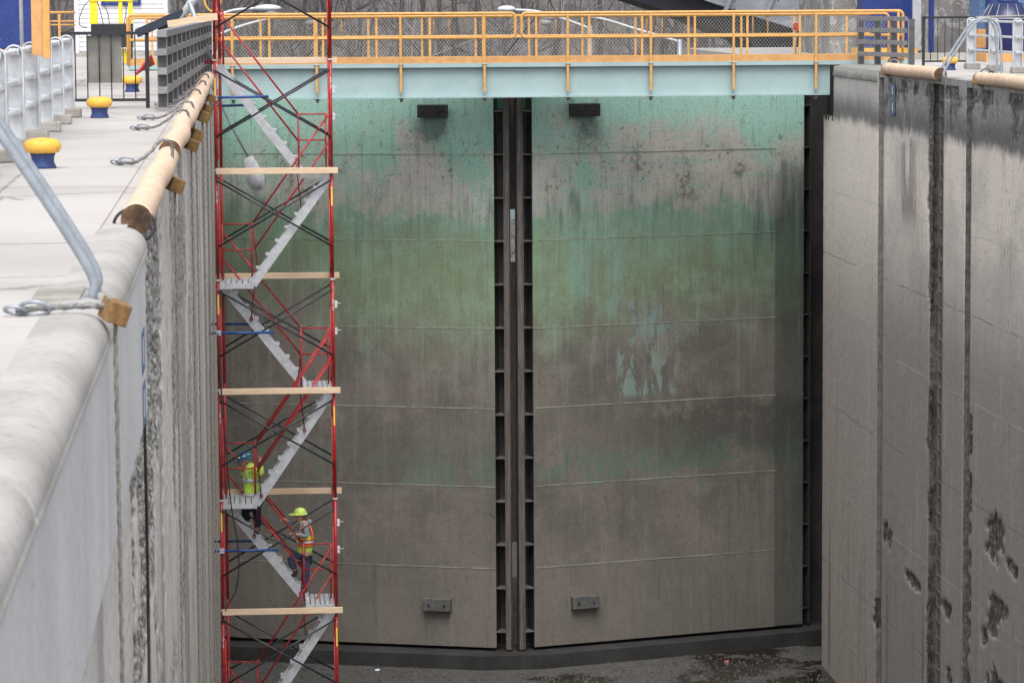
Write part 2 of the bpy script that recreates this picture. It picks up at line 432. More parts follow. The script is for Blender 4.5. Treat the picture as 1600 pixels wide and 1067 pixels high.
    col = n.mix(n.mr(fine, 0.52, 0.66, 0, 0.55), col, (0.08, 0.075, 0.07))
    col = n.mix(n.mr(fine, 0.46, 0.32, 0, 0.28), col, (0.62, 0.60, 0.57))
    n.bump(n.math('ADD', n.math('MULTIPLY', fine, 1.0), n.math('MULTIPLY', chip, .8)), 0.6, 0.025)
    return n.done(col, 0.9)

def mat_plain_concrete(name, c1, c2, stain=0.0, sc=(1, 1, 1), stk=0.35):
    n = NT(name); p = n.pos()
    a = n.noise(p, 1.2, 7, 0.6, sc=sc); b = n.noise(p, 16, 6, 0.7)
    st = n.noise(p, 2.4, 7, 0.65, sc=(1, 1, 0.14))
    col = n.mix(n.mr(a, 0.35, 0.65), c1, c2)
    col = n.mix(n.math('MULTIPLY', n.mr(b, 0.52, 0.66), 0.45), col, tuple(x * 0.5 for x in c2))
    col = n.mix(n.mr(st, 0.5, 0.65, 0, stk), col, tuple(x * 0.55 for x in c2))
    if stain:
        w = n.noise(p, 0.9, 8, 0.7, dist=1.5)
        col = n.mix(n.math('MULTIPLY', n.band(w, 0.50, 0.53, 0.54, 0.575), stain), col, (0.75, 0.74, 0.72))
    n.bump(b, 0.3, 0.012)
    return n.done(col, 0.85)

def mat_gate():
    n = NT('gate_paint_and_grime'); p = n.pos(); X, Y, Z = n.xyz()
    st = n.noise(p, 2.6, 7, 0.62, sc=(1, 1, 0.16))            # vertical streaks
    st2 = n.noise(p, 7.0, 6, 0.7, sc=(1.2, 1.2, 0.10), off=(4, 2, 0))
    hz = n.noise(p, 5.0, 5, 0.6, sc=(0.25, 0.25, 2.2))        # horizontal brushing
    bl = n.noise(p, 0.62, 6, 0.62, sc=(1, 1, 0.8), off=(2, 1, 3.3))
    bl2 = n.noise(p, 1.4, 7, 0.68, off=(7, 1, 1))
    fl = n.noise(p, 6.5, 8, 0.75, off=(3, 3, 9))              # flakes
    gr = n.noise(p, 34, 4, 0.7)
    zs = n.math('ADD', n.math('ADD', Z, n.mr(st, 0.25, 0.75, -0.38, 0.38)), n.mr(bl2, 0.2, 0.8, -0.45, 0.45))
    zb = n.math('ADD', Z, n.mr(bl2, 0.25, 0.75, -0.5, 0.5))
    mint = (0.33, 0.56, 0.48)
    beige = (0.52, 0.465, 0.43)
    green = (0.168, 0.222, 0.128)
    taupe = (0.170, 0.148, 0.130)
    col = n.mix(n.mr(Z, -3.1, -1.0), (0.22, 0.42, 0.32), mint)
    # beige silt patches between the first and the third seam
    tilt = n.math('ADD', Z, n.mr(X, 0.0, 13.0, 0.25, -0.15))
    sil = n.math('MULTIPLY', n.mr(n.math('ADD', bl, n.mr(tilt, -1.1, -2.9, 0, 0.17)), 0.47, 0.66), n.band(zb, -3.55, -3.2, -1.6, -1.0))
    col = n.mix(n.math('MULTIPLY', sil, 0.88), col, n.mix(n.mr(bl2, 0.4, 0.62), beige, (0.42, 0.385, 0.355)))
    br = n.noise(p, 2.2, 7, 0.65, sc=(0.35, 0.35, 2.4), off=(5, 5, 5), dist=1.2)
    col = n.mix(n.math('MULTIPLY', n.mr(br, 0.52, 0.60, 0, 0.55), n.band(zb, -3.4, -3.0, -1.8, -1.3)), col, (0.26, 0.43, 0.36))
    ol = n.math('MULTIPLY', n.mr(n.math('ADD', n.math('MULTIPLY', bl2, .6), n.math('MULTIPLY', fl, .4)), 0.555, 0.60), n.band(zb, -3.0, -2.5, -1.9, -1.3))
    col = n.mix(n.math('MULTIPLY', ol, 0.75), col, (0.17, 0.155, 0.105))
    fk = n.math('MULTIPLY', n.mr(fl, 0.57, 0.64), n.band(zb, -2.9, -2.2, -1.3, -1.05))
    col = n.mix(n.math('MULTIPLY', fk, 0.75), col, (0.14, 0.12, 0.085))
    # sooty band under the silt
    soot = n.math('MULTIPLY', n.band(zs, -4.3, -3.6, -3.2, -2.7), n.math('MULTIPLY', n.mr(bl, 0.34, 0.60, 1.0, 0.2), n.mr(st2, 0.40, 0.62, 0.25, 1.0)))
    col = n.mix(n.math('MULTIPLY', soot, 0.8), col, (0.11, 0.13, 0.11))
    # green
    gcol = n.mix(n.mr(bl2, 0.4, 0.65), green, (0.20, 0.285, 0.185))
    gcol = n.mix(n.math('MULTIPLY', n.mr(st2, 0.52, 0.66), 0.4), gcol, (0.18, 0.28, 0.215))
    gcol = n.mix(n.math('MULTIPLY', n.mr(st, 0.55, 0.68), 0.45), gcol, (0.095, 0.11, 0.065))
    gcol = n.mix(n.math('MULTIPLY', n.mr(zs, -5.2, -3.6), n.mr(X, 5.0, 8.0, .15, .6)), gcol, (0.205, 0.345, 0.255))
    pale = n.math('MULTIPLY', n.math('MAXIMUM', n.band(X, 7.2, 7.4, 7.6, 7.9), n.band(X, 8.05, 8.25, 8.3, 8.55)), n.band(zs, -6.0, -5.0, -3.9, -3.4))
    gcol = n.mix(n.math('MULTIPLY', pale, 0.5), gcol, (0.19, 0.33, 0.28))
    gz = n.math('ADD', zs, n.mr(X, 6.0, 9.5, 0.0, -0.55))
    col = n.mix(n.mr(zs, -2.9, -4.1), col, gcol)
    # taupe mud
    tcol = n.mix(n.mr(bl, 0.38, 0.62), taupe, (0.112, 0.100, 0.088))
    tcol = n.mix(n.mr(bl2, 0.48, 0.66, 0, 0.55), tcol, (0.215, 0.190, 0.168))
    tcol = n.mix(n.mr(n.noise(p, 4.5, 8, 0.75, off=(2, 9, 1)), 0.50, 0.62, 0, 0.45), tcol, (0.098, 0.088, 0.076))
    tcol = n.mix(n.math('MULTIPLY', n.mr(hz, 0.5, 0.65), 0.18), tcol, (0.155, 0.14, 0.12))
    tcol = n.mix(n.mr(Z, -9.8, -12.5, 0, 0.5), tcol, (0.178, 0.160, 0.140))
    dk = n.math('MULTIPLY', n.band(zb, -9.5, -8.8, -8.2, -7.6), n.mr(X, 7.0, 10.5, 0.15, 0.75))
    tcol = n.mix(dk, tcol, (0.058, 0.057, 0.047))
    g2 = n.math('MULTIPLY', n.band(zb, -9.6, -9.25, -8.95, -8.6), n.mr(n.noise(p, 0.7, 5, 0.6, off=(1, 8, 2)), 0.34, 0.55))
    tcol = n.mix(n.math('MULTIPLY', n.math('MULTIPLY', g2, n.mr(st2, .38, .6, .3, 1)), 0.75), tcol, (0.085, 0.155, 0.112))
    lft = n.mr(X, 3.5, 0.0, 0.0, 1.3)
    col = n.mix(n.mr(n.math('SUBTRACT', gz, lft), -5.0, -7.3), col, tcol)
    # paint peeled in long tongues
    pl = n.noise(p, 2.3, 6, 0.6, sc=(1.25, 1.25, 0.40), off=(0.9, 0, 0.3), dist=0.9)
    pm = n.math('MULTIPLY', n.mr(pl, 0.50, 0.512), n.math('MULTIPLY', n.band(X, 8.3, 8.45, 9.7, 9.95), n.band(Z, -7.7, -7.5, -5.5, -5.3)))
    col = n.mix(pm, col, n.mix(n.mr(bl2, 0.45, 0.6), (0.18, 0.25, 0.225), (0.19, 0.185, 0.165)))
    edge = n.math('MULTIPLY', n.band(pl, 0.505, 0.515, 0.518, 0.53), n.math('MULTIPLY', n.band(X, 8.3, 8.45, 9.7, 9.95), n.band(Z, -7.7, -7.5, -5.5, -5.3)))
    col = n.mix(n.math('MULTIPLY', edge, 0.5), col, (0.05, 0.05, 0.045))
    # faint flakes on the mud and darker leaf edge near the quoin
    f2 = n.math('MULTIPLY', n.mr(n.noise(p, 3.6, 9, 0.8, off=(9, 0, 4)), 0.635, 0.66), n.mr(Z, -6.8, -7.8))
    col = n.mix(n.math('MULTIPLY', f2, 0.3), col, (0.14, 0.175, 0.15))
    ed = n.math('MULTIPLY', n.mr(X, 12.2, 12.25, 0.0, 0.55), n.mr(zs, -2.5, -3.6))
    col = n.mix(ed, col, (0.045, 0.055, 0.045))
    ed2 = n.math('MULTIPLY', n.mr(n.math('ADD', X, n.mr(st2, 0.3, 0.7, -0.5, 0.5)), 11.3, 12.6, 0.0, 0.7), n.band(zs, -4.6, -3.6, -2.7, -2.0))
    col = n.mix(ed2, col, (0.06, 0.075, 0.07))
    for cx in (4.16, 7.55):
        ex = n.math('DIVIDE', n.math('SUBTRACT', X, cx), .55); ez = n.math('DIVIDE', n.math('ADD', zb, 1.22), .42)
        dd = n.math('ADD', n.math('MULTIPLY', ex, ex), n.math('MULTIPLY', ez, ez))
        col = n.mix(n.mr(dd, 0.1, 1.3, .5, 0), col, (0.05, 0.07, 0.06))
    fkk = n.noise(p, 16, 8, 0.8, off=(1, 3, 5))
    col = n.mix(n.mr(fkk, 0.54, 0.68, 0, 0.60), col, (0.05, 0.052, 0.045))
    col = n.mix(n.mr(fkk, 0.46, 0.34, 0, 0.30), col, (0.33, 0.33, 0.29))
    col = n.mix(n.mr(gr, 0.48, 0.66, 0, 0.40), col, (0.07, 0.07, 0.06))
    col = n.mix(n.mr(st2, 0.54, 0.68, 0, 0.34), col, (0.05, 0.055, 0.045))
    run = n.noise(p, 9, 6, 0.7, sc=(1.3, 1.3, 0.05), off=(8, 0, 0))
    run2 = n.noise(p, 3.1, 6, 0.7, sc=(1.3, 1.3, 0.07), off=(0, 4, 0))
    up = n.math('MULTIPLY', n.mr(Z, -8.0, -6.0, .4, 1.0), n.mr(Z, -1.3, -2.4, .35, 1.0))
    col = n.mix(n.math('MULTIPLY', n.mr(run, 0.53, 0.64, 0, 0.24), up), col, (0.07, 0.085, 0.06))
    col = n.mix(n.math('MULTIPLY', n.mr(run2, 0.47, 0.36, 0, 0.15), up), col, (0.34, 0.45, 0.37))
    rs = n.math('MULTIPLY', n.mr(n.noise(p, 3.4, 7, 0.75, off=(11, 2, 7)), 0.63, 0.67), n.band(Z, -12.9, -12.0, -8.0, -7.5))
    col = n.mix(n.math('MULTIPLY', rs, .5), col, (0.045, 0.042, 0.036))
    n.bump(n.math('ADD', n.math('MULTIPLY', fl, 0.8), n.math('ADD', bl2, n.math('MULTIPLY', n.mr(pl, 0.50, 0.512), 0.3))), 0.35, 0.02)
    return n.done(col, 0.62)

def mat_floor():
    n = NT('silt_and_gravel'); p = n.pos()
    a = n.noise(p, 0.35, 5, 0.6); b = n.noise(p, 9, 9, 0.85); c = n.noise(p, 26, 5, 0.8)
    col = n.ramp(b, [(0.35, (0.03, 0.03, 0.03)), (0.5, (0.08, 0.078, 0.074)), (0.62, (0.15, 0.148, 0.142)), (0.72, (0.20, 0.195, 0.19))])
    X, Y, Z = n.xyz()
    d = n.math('ADD', a, n.mr(X, 8.0, 12.5, 0.0, 0.16))
    wet = n.mr(d, 0.55, 0.60)
    col = n.mix(wet, col, (0.022, 0.016, 0.011))
    col = n.mix(n.math('MULTIPLY', n.mr(c, 0.66, 0.72), 0.5), col, (0.4, 0.39, 0.37))
    n.bump(n.math('MULTIPLY', b, n.mr(wet, 0, 1, 1, 0.05)), 1.0, 0.06)
    return n.done(col, n.mr(wet, 0, 1, 0.85, 0.12))

def mat_hill():
    n = NT('leafless_hillside'); p = n.pos()
    a = n.noise(p, 0.12, 6, 0.7); b = n.noise(p, 1.8, 9, 0.85, sc=(1, 1, 0.35)); c = n.noise(p, 0.9, 5, 0.6, sc=(1.5, 1, 0.2))
    col = n.mix(n.mr(b, 0.38, 0.62), (0.05, 0.046, 0.05), (0.14, 0.133, 0.14))
    col = n.mix(n.math('MULTIPLY', n.mr(a, 0.45, 0.62), 0.5), col, (0.15, 0.13, 0.10))
    col = n.mix(n.math('MULTIPLY', n.mr(c, 0.55, 0.65), 0.4), col, (0.06, 0.05, 0.05))
    return n.done(col, 1.0)

M['deck'] = mat_deck()
M['right_wall'] = mat_wall('right_wall')
M['left_wall'] = mat_wall('left_wall')
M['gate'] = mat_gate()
M['floor'] = mat_floor()
M['hill'] = mat_hill()
M['bay_green'] = simple('green_bay_paint', (0.05, 0.20, 0.16), (0.03, 0.12, 0.10), 3, .5, coord='pos')
M['seam'] = simple('seam_weld', (0.33, 0.35, 0.31), (0.20, 0.21, 0.18), 2.5, 0.6, coord='pos', dirt=(0.07, 0.07, 0.06), dirt_amt=.7)
M['near_coping'] = mat_plain_concrete('worn_pale_coping', (0.43, 0.415, 0.40), (0.33, 0.315, 0.30), stk=0.05)
M['facing'] = mat_plain_concrete('pale_facing_concrete', (0.68, 0.675, 0.68), (0.60, 0.60, 0.61), stk=0.10)
M['coping'] = mat_plain_concrete('coping_concrete', (0.30, 0.295, 0.285), (0.22, 0.215, 0.205))
M['quoin'] = mat_plain_concrete('wet_dark_concrete', (0.055, 0.052, 0.05), (0.030, 0.028, 0.028))
M['sill'] = mat_plain_concrete('sill_concrete', (0.034, 0.033, 0.032), (0.018, 0.018, 0.017))  # dark tone includes the shade under the gates
M['tower'] = mat_plain_concrete('stained_tower_concrete', (0.25, 0.245, 0.235), (0.17, 0.165, 0.16), 0.35)
M['pier_light'] = mat_plain_concrete('pedestal_concrete', (0.40, 0.38, 0.35), (0.30, 0.28, 0.25))
M['mitre_timber'] = simple('soaked_mitre_timber', (0.13, 0.115, 0.105), (0.075, 0.066, 0.06), 6, 0.85, sc=(3, 3, 0.3), coord='pos', dirt=(0.2, 0.18, 0.16), dirt_amt=0.5)
M['riveted'] = simple('pale_grey_steel_plate', (0.25, 0.26, 0.29), (0.20, 0.21, 0.235), 0.5, 0.6, coord='pos')

# ------------------------------------------------------------------ ground and water
FLZ = zc(-13.45, 73.7)
def sheet(name, x0, x1, y0, y1, z, mat, th=0.4):
    o = MB().box(((x0 + x1) / 2, (y0 + y1) / 2, z - th / 2), (x1 - x0, y1 - y0, th)).build(name, mat)
    return tag(o, kind='structure')
floor = sheet('lock_floor', -1.5, 14.5, 10, 84, FLZ, M['floor'])
sheet('walkway', -60, -1.0, 4, 100, 0.0, M['deck'], 1.0)
sheet('walkway', 13.2, 70, 8, 72.33, 0.0, M['deck'], 1.0)
sheet('walkway', 13.78, 70, 72.33, 84, 0.0, M['deck'], 1.0)
sheet('walkway', 13.2, 70, 84, 100, 0.0, M['deck'], 1.0)
rv = NT('dark_river'); rf = rv.noise(rv.pos(), 2.0, 6, 0.7); rv.bump(rf, 0.5, 0.1)
tag(MB().box((20, 142, -13.9), (240, 116, 0.4)).build('river', rv.done((0.05, 0.045, 0.035), 0.15)), kind='structure')

def grid(name, nx, ny, fn, mat, smooth=True):
    vs = [fn(i / (nx - 1), j / (ny - 1)) for j in range(ny) for i in range(nx)]
    fs = [(j * nx + i, j * nx + i + 1, (j + 1) * nx + i + 1, (j + 1) * nx + i) for j in range(ny - 1) for i in range(nx - 1)]
    return MB().add(vs, fs, smooth).build(name, mat)
def hill_z(x, y):
    t = max(0.0, (y - 128) / 200.0)
    return -14.6 + 96 * t ** 0.9 + 3.5 * noise.noise(Vector((x * .02, y * .02, 0))) * min(1, t * 6) + 0.8 * noise.noise(Vector((x * .12, y * .12, 4)))
def hf(u, v):
    x = -160 + 360 * u; y = 118 + 300 * v
    return (x, y, hill_z(x, y))
tag(grid('hillside', 130, 110, hf, M['hill']), kind='structure')
tag(MB().box((20, 600, -16), (2400, 1300, 1)).build('ground', M['hill']), kind='structure')

# ------------------------------------------------------------------ chamber walls: displaced sheets
def wall_sheet(name, path, zs, disp, mat, parent):
    """path: (x, y, nx, ny); a sheet swept down through the heights zs, pushed by disp(y, z) along the normal"""
    me = bpy.data.meshes.new(name); vs = []; sp = []; dk = []
    nx = len(path)
    for z in zs:
        for (x, y, ax, ay) in path:
            d, s = disp(x, y, z); dk.append((.8 if 66 < y < 70 else 1.0) if (x > 12.909 and (y < 70 or y > 72.31)) else 0.0)  # puts groove and recess shade into the colour; end returns are dark concrete
            vs.append((x + ax * d, y + ay * d, z)); sp.append(s)
    fs = [(j * nx + i, (j + 1) * nx + i, (j + 1) * nx + i + 1, j * nx + i + 1) for j in range(len(zs) - 1) for i in range(nx - 1)]
    me.from_pydata(vs, [], fs); me.update()
    a = me.attributes.new('spall', 'FLOAT', 'POINT'); a.data.foreach_set('value', sp)
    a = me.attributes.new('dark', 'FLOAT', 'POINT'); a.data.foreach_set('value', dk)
    me.polygons.foreach_set('use_smooth', [True] * len(fs))
    me.materials.append(mat)
    o = bpy.data.objects.new(name, me); C.objects.link(o)
    if parent: o.parent = parent
    return o
def fr(x, y, z, o=4):
    v = 0; a = 1; t = 0
    for i in range(o):
        v += a * noise.noise(Vector((x, y, z))); t += a; a *= 0.55; x *= 2.1; y *= 2.1; z *= 2.1
    return v / t
def ss(v, a, b):
    t = min(1, max(0, (v - a) / (b - a))); return t * t * (3 - 2 * t)

rw = thing('lock_wall', (0, 0, 0), 'tall grey stained concrete chamber wall on the far right with ladder recess and grooves', 'wall')
XW = 12.9
PITS = [(56.05, -7.9, 0.672, 0.38, 0.1), (56.5, -8.2, 0.42, 0.15, 0.06), (56.1, -9.2, 0.504, 0.25, 0.1), (55.5, -9.1, 0.42, 0.18, 0.1), (56.35, -9.45, 0.42, 0.22, 0.08), (56.0, -10.6, 0.63, 0.34, 0.12), (56.7, -11.1, 0.336, 0.18, 0.07), (56.4, -10.9, 0.294, 0.14, 0.07), (65.9, -9.45, 0.484, 0.22, 0.08), (63.4, -9.9, 0.55, 0.13, 0.06), (62.8, -9.95, 0.33, 0.1, 0.05), (60.0, -9.9, 0.44, 0.16, 0.06), (59.8, -11.2, 0.264, 0.2, 0.06), (66.9, -11.3, 0.44, 0.3, 0.07), (56.9, -9.8, 0.252, 0.16, 0.05), (54.9, -8.2, 0.504, 0.14, 0.08)]
def rdisp(x, y, z):
    n1 = fr(y * .9, z * .9, 3.1)
    n2 = noise.noise(Vector((y * 5.5, z * 5.5, 1.7)))
    s = 0
    if y < 66.7 and z > -1.35:                     # eroded upper lift
        s = ss(n1 + 0.22 * ss(z, -1.3, -0.1) + .15 * n2, 0.10, 0.45) * ss(z, -1.35, -1.0) * 0.45
        if z > -0.38: s = max(s, ss(n1 + .25 + .2 * n2, 0.12, .4) * .55)
    if x > G + .05 and y < 62.2:
        s = max(s, (.55 if y > 60 else .3) + .3 * n1)
    # ragged edge of the ladder recess
    e = ss(fr(y * .7, z * .8, 9.2) + .12 + .16 * ss(z, -2.6, -1.0) + .10 * ss(z, -6.5, -9.0), 0.05, 0.2) if 61.7 < y < 63.0 else 0
    if e:
        w = 1 - ss(y, 61.8, 61.95 + 1.0 * max(0, fr(3, z * 1.2, 5)) + .25 * (z > -2.5)); s = max(s, e * w)
    e = 1 - ss(abs(y - 58.2), .0, .30)             # eroded lower groove
    if e > 0 and z < -6.0:
        s = max(s, e * ss(fr(9, z * .7, 2.2), 0.0, 0.15) * 0.9)
    for (py, pz, ry, rz, dp) in PITS:
        q = ((y - py) / ry) ** 2 + ((z - pz) / rz) ** 2
        if q < 3.0:
            s = max(s, 1 - ss(q + 1.3 * n2 + 1.0 * n1, 0.45, 1.25))
    d = -s * (0.045 + 0.05 * abs(n2)) + 0.006 * n2
    return d, s
def dense(pts, step):
    out = []
    for (a, b) in zip(pts, pts[1:]):
        L = math.hypot(b[0] - a[0], b[1] - a[1]); k = max(1, int(L / (step if b[1] > 45 else .45)))
        # normal: chamber side
        tx, ty = (b[0] - a[0]) / L, (b[1] - a[1]) / L
        nx, ny = -ty, tx
        for i in range(k):
            t = i / k; out.append((a[0] + (b[0] - a[0]) * t, a[1] + (b[1] - a[1]) * t, nx, ny))
    out.append((*pts[-1], nx, ny)); return out
G = XW
rp_low = [(G, 12), (G, 44), (G, 58.25), (G + .10, 58.28), (G + .10, 58.68), (G + .01, 58.715), (G, 58.72), (G, 60.62), (G + .30, 60.66), (G + .30, 61.72), (G + .01, 61.775), (G, 61.78), (G, 66.45), (G + .14, 66.5), (G + .14, 67.0), (G + .01, 67.027), (G, 67.03), (G, 73.5), (G + .03, 73.56), (G + .65, 73.6)]
rp_up = rp_low[:17] + [(G, 72.25), (G + .03, 72.3), (G + .65, 72.34)]
def zr(a, b, st):
    k = int(round((a - b) / st)); return [a + (b - a) * i / k for i in range(k + 1)]
wall_sheet('lower_face', dense(rp_low, 0.10), zr(-1.12, -13.9, 0.055), rdisp, M['right_wall'], rw)
wall_sheet('upper_face', dense(rp_up, 0.10), zr(-0.0, -1.12, 0.04), rdisp, M['right_wall'], rw)
MB().box((G + .48, 72.93, -1.17), (0.96, 1.26, 0.1)).build('ledge', M['quoin'], rw)
# wet gate recess behind the wall's end
q = MB()
q.box((G + .98, 78.2, -6.96), (0.44, 11.6, 13.88))
q.box((G + .38, 78.4, -6.97), (0.75, 2.2, 13.86))
q.build('gate_recess', M['quoin'], rw)
q = MB()
for k in range(13):
    for dx in (0.0, 0.12):
        q.ball((13.20 + dx * 0, 77.28, -1.0 - k * 0.98), 0.035, 8, 5)
q.build('bolt_row', M['iron'], rw)
# rounded coping by the bridge end
prof = [(G + 1.2, -0.25), (G + 1.2, .03), (G + .20, .03)] + [(G + .20 - .225 * math.sin(a), .03 - .21 + .21 * math.cos(a)) for a in [R(x) for x in range(15, 91, 15)]] + [(G - .02, -0.23), (G + .06, -.25)]
MB().prism([(x, 67.1, z) for x, z in prof], (0, 5.15, 0)).build('rounded_coping', M['coping'], rw, bevel=0.012)
MB().box(((G + .02 + 13.2) / 2, 39.5, -0.065), (13.2 - G - .02, 55, 0.12)).build('top_slab', M['coping'], rw)

lw = thing('lock_wall', (0, 0, 0), 'rough grey chamber wall under the left walkway, ropes hanging down it', 'wall')
XL = -0.8
ly = [9.0 + .5 * i for i in range(26)] + [22.0]
while ly[-1] < 78: ly.append(ly[-1] + min(0.34, 0.075 * (ly[-1] / 25) ** 1.8))
GR = [27.2, 31.0, 36.6, 37.4, 43.0, 47.6, 52.0, 57, 63, 70]
def ldisp(x, y, z):
    yy = y * (25 / y) ** .5
    n1 = fr(yy * .55, z * .42, 7.7)
    n2 = noise.noise(Vector((y * 3.2, z * 7.5, 2.2))); n3 = noise.noise(Vector((y * 1.2, z * 16, 5.2)))
    s = ss(n1 + (.22 * ss(z, -5.5, -.8) if y < 31 else 0) + .10 * n2, -0.06, 0.14)
    if y < 22: s *= .12
    elif y < 29: s *= .45 + .55 * ss(z, -4.6, -3.0)
    s *= 1 if y < 29 else .8 - .35 * (y > 34)
    if 29.5 < y < 33: s *= ss(fr(y * .8, z * 1.3, 1), -.1, .2) * .5
    if y > 44: s *= .55
    k_ = 2.0 if y < 31 else 1.2
    d = -s * k_ * (0.006 + 0.060 * abs(n2) + .035 * abs(n3)) + .003 * n3
    for g in GR:
        a = abs(y - g)
        if a < .3: d -= 0.016 * (1 - ss(a, 0.02, .2)); s = max(s, .25 * (1 - ss(a, 0, .25)))
    return d, s
wall_sheet('rough_face', [(XL, y, 1, 0) for y in reversed(ly)], zr(-0.02, -4.5, 0.026) + zr(-4.55, -13.9, 0.06), ldisp, M['left_wall'], lw)
MB().box((-.98, 52, -.13), (.30, 60, .24)).build('top_slab', M['deck'], lw)
# smooth repaired facing near the camera, with its rounded coping in three lengths
f = MB()
f.box((-.87, 16.2, -.69), (.34, 11.55, 1.04)); f.box((-.87, 6.6, -.69), (.34, 7.5, 1.04))
f.build('repair_facing', M['facing'], lw)
for (y0, y1) in ((3.0, 10.32), (10.38, 16.33), (16.36, 21.98)):
    pr = [(-1.02, -.16), (-1.02, .0)] + [(-.90, .012)] + [(-.835 + .150 * math.sin(a), -.125 + .137 * math.cos(a)) for a in [R(x) for x in range(4, 91, 4)]] + [(-.675, -.150), (-.70, -.172)]
    MB().prism([(x, y0, z) for x, z in pr], (0, y1 - y0, 0)).build('rounded_coping', M['near_coping'], lw, bevel=0.012)

# ------------------------------------------------------------------ sill and mitre gates
EU = {1: Vector((.9524, .3048, 0)), -1: Vector((-.9524, .3048, 0))}
EW = {1: Vector((-.3048, .9524, 0)), -1: Vector((.3048, .9524, 0))}
M0 = {1: Vector((6.38, 74.3, 0)), -1: Vector((5.50, 74.3, 0))}
LEN = 6.89
ZT, ZB = -0.06, zc(-13.06, 74.3)
def lb(mb, sd_, u0, u1, w0, w1, z0, z1):
    o = M0[sd_]; a = EU[sd_]; b = EW[sd_]
    poly = [o + a * u + b * w + Vector((0, 0, z0)) for u, w in ((u0, w0), (u1, w0), (u1, w1), (u0, w1))]
    return mb.prism(poly, (0, 0, z1 - z0))
sl = MB()
pts = [(-1.3, 75.75), (5.1, 73.75), (6.5, 73.75), (13.6, 76.1), (13.6, 84), (-1.3, 84)]
sl.prism([(x, y, FLZ - .2) for x, y in pts], (0, 0, ZB - FLZ + .12))

tag(sl.build('gate_sill', M['sill']), 'low shade-darkened wet concrete sill under the closed gates', 'sill')

def gate(side):
    nm = 'left' if side < 0 else 'right'
    lab = {-1: 'green stained steel gate leaf behind the red scaffold, left of the centre gap',
           1: 'green and mud stained steel gate leaf with peeled paint, right of the centre gap'}[side]
    base = M0[side] + EU[side] * LEN / 2; base.z = ZB
    g = thing('lock_gate', base, lab, 'lock gate', 'closed mitre gate leaves')
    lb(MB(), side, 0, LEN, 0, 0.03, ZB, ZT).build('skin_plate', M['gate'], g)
    lb(MB(), side, 0.02, LEN, 0.032, 0.75, ZB + .02, ZT - .02).build('leaf_frame', M['iron'], g)
    # weld seams along the plating
    for zz in [zc(q_, 74.6) for q_ in (-1.96, -3.90, -5.88, -7.68, -9.44, -11.28)]:
        lb(MB(), side, 0.004, LEN - .004, -0.009, 0.0, zz - .009, zz + .009).build('plate_seam', M['seam'], g)
    lb(MB(), side, LEN - .72, LEN - .05, -.012, 0.0, ZB + .02, ZT - .02).build('heel_plate', M['gate'], g)
    # mitre end: open bays between the girder ends
    m = MB()
    lb(m, side, -.235, 0.0, .42, .45, ZB, ZT)
    m.build('bay_back', M['iron'], g)
    lb(MB(), side, -.223, -.002, .40, .418, -.96, ZT).build('painted_bay', M['bay_green'], g)
    lb(MB(), side, -.245, -.225, .0, .45, ZB - .02, ZT).build('end_flange', M['mitre_timber'], g)
    for k in range(13):
        zz = zc(-.98 - .977 * k, 74.3)
        m = MB(); lb(m, side, -.224, -.001, .0, .42, zz - .012, zz + .012)
        m.build('girder_end', M['bumper_grey'], g)
    if side < 0: lb(MB(), side, -.345, -.247, .02, .15, ZB - .04, ZT).build('mitre_post', M['mitre_timber'], g)
    else:
        lb(MB(), side, -.36, -.247, .02, .15, ZB - .04, ZT).build('mitre_post', M['mitre_timber'], g)
        lb(MB(), side, -.39, -.362, .05, .10, ZB - .04, ZT).build('seal_strip', M['black'], g)
    # strips added behind most of the gap to darken the view through it
    if side > 0:
        for za, zb in ((-.06, -3.25), (-4.45, -10.9), (-12.6, ZB)):
            MB().box((5.93, 74.75, (za + zb) / 2), (.20, .05, za - zb)).build('added_gap_strip', M['mitre_timber'], g)
    # quoin end bays
    m = MB(); lb(m, side, LEN + .001, LEN + .20, .30, .34, ZB, ZT); m.build('bay_back', M['iron'], g)
    lb(MB(), side, LEN + .18, LEN + .20, .02, .30, ZB, ZT).build('end_flange', M['iron'], g)
    for k in range(13):
        zz = zc(-.98 - .977 * k, 74.3)
        m = MB(); lb(m, side, LEN + .001, LEN + .178, .03, .30, zz - .012, zz + .012); m.build('girder_end', M['iron'], g)
    # fender blocks
    for zz, mt, dp in ((-1.0, 'rubber', .30), (zc(-12.12, 74.3), 'bumper_grey', .17)):
        us = {(-1): (1.05, 1.70), 1: (.90, 1.56)}[side]
        b_ = MB(); lb(b_, side, us[0], us[1], -dp, -.001, zz - .145, zz + .145)
        fb = b_.build('fender_block', M[mt], g, bevel=.012, label='black fender block' if zz > -5 else 'weathered grey fender block')
        for u in (us[0] + .14, us[1] - .14):
            c = M0[side] + EU[side] * u - EW[side] * (dp + .006) + Vector((0, 0, zz)); MB().ball(c, .03, 8, 5).build('bolt', M['black'], fb)
    return g
gate(-1); gate(1)

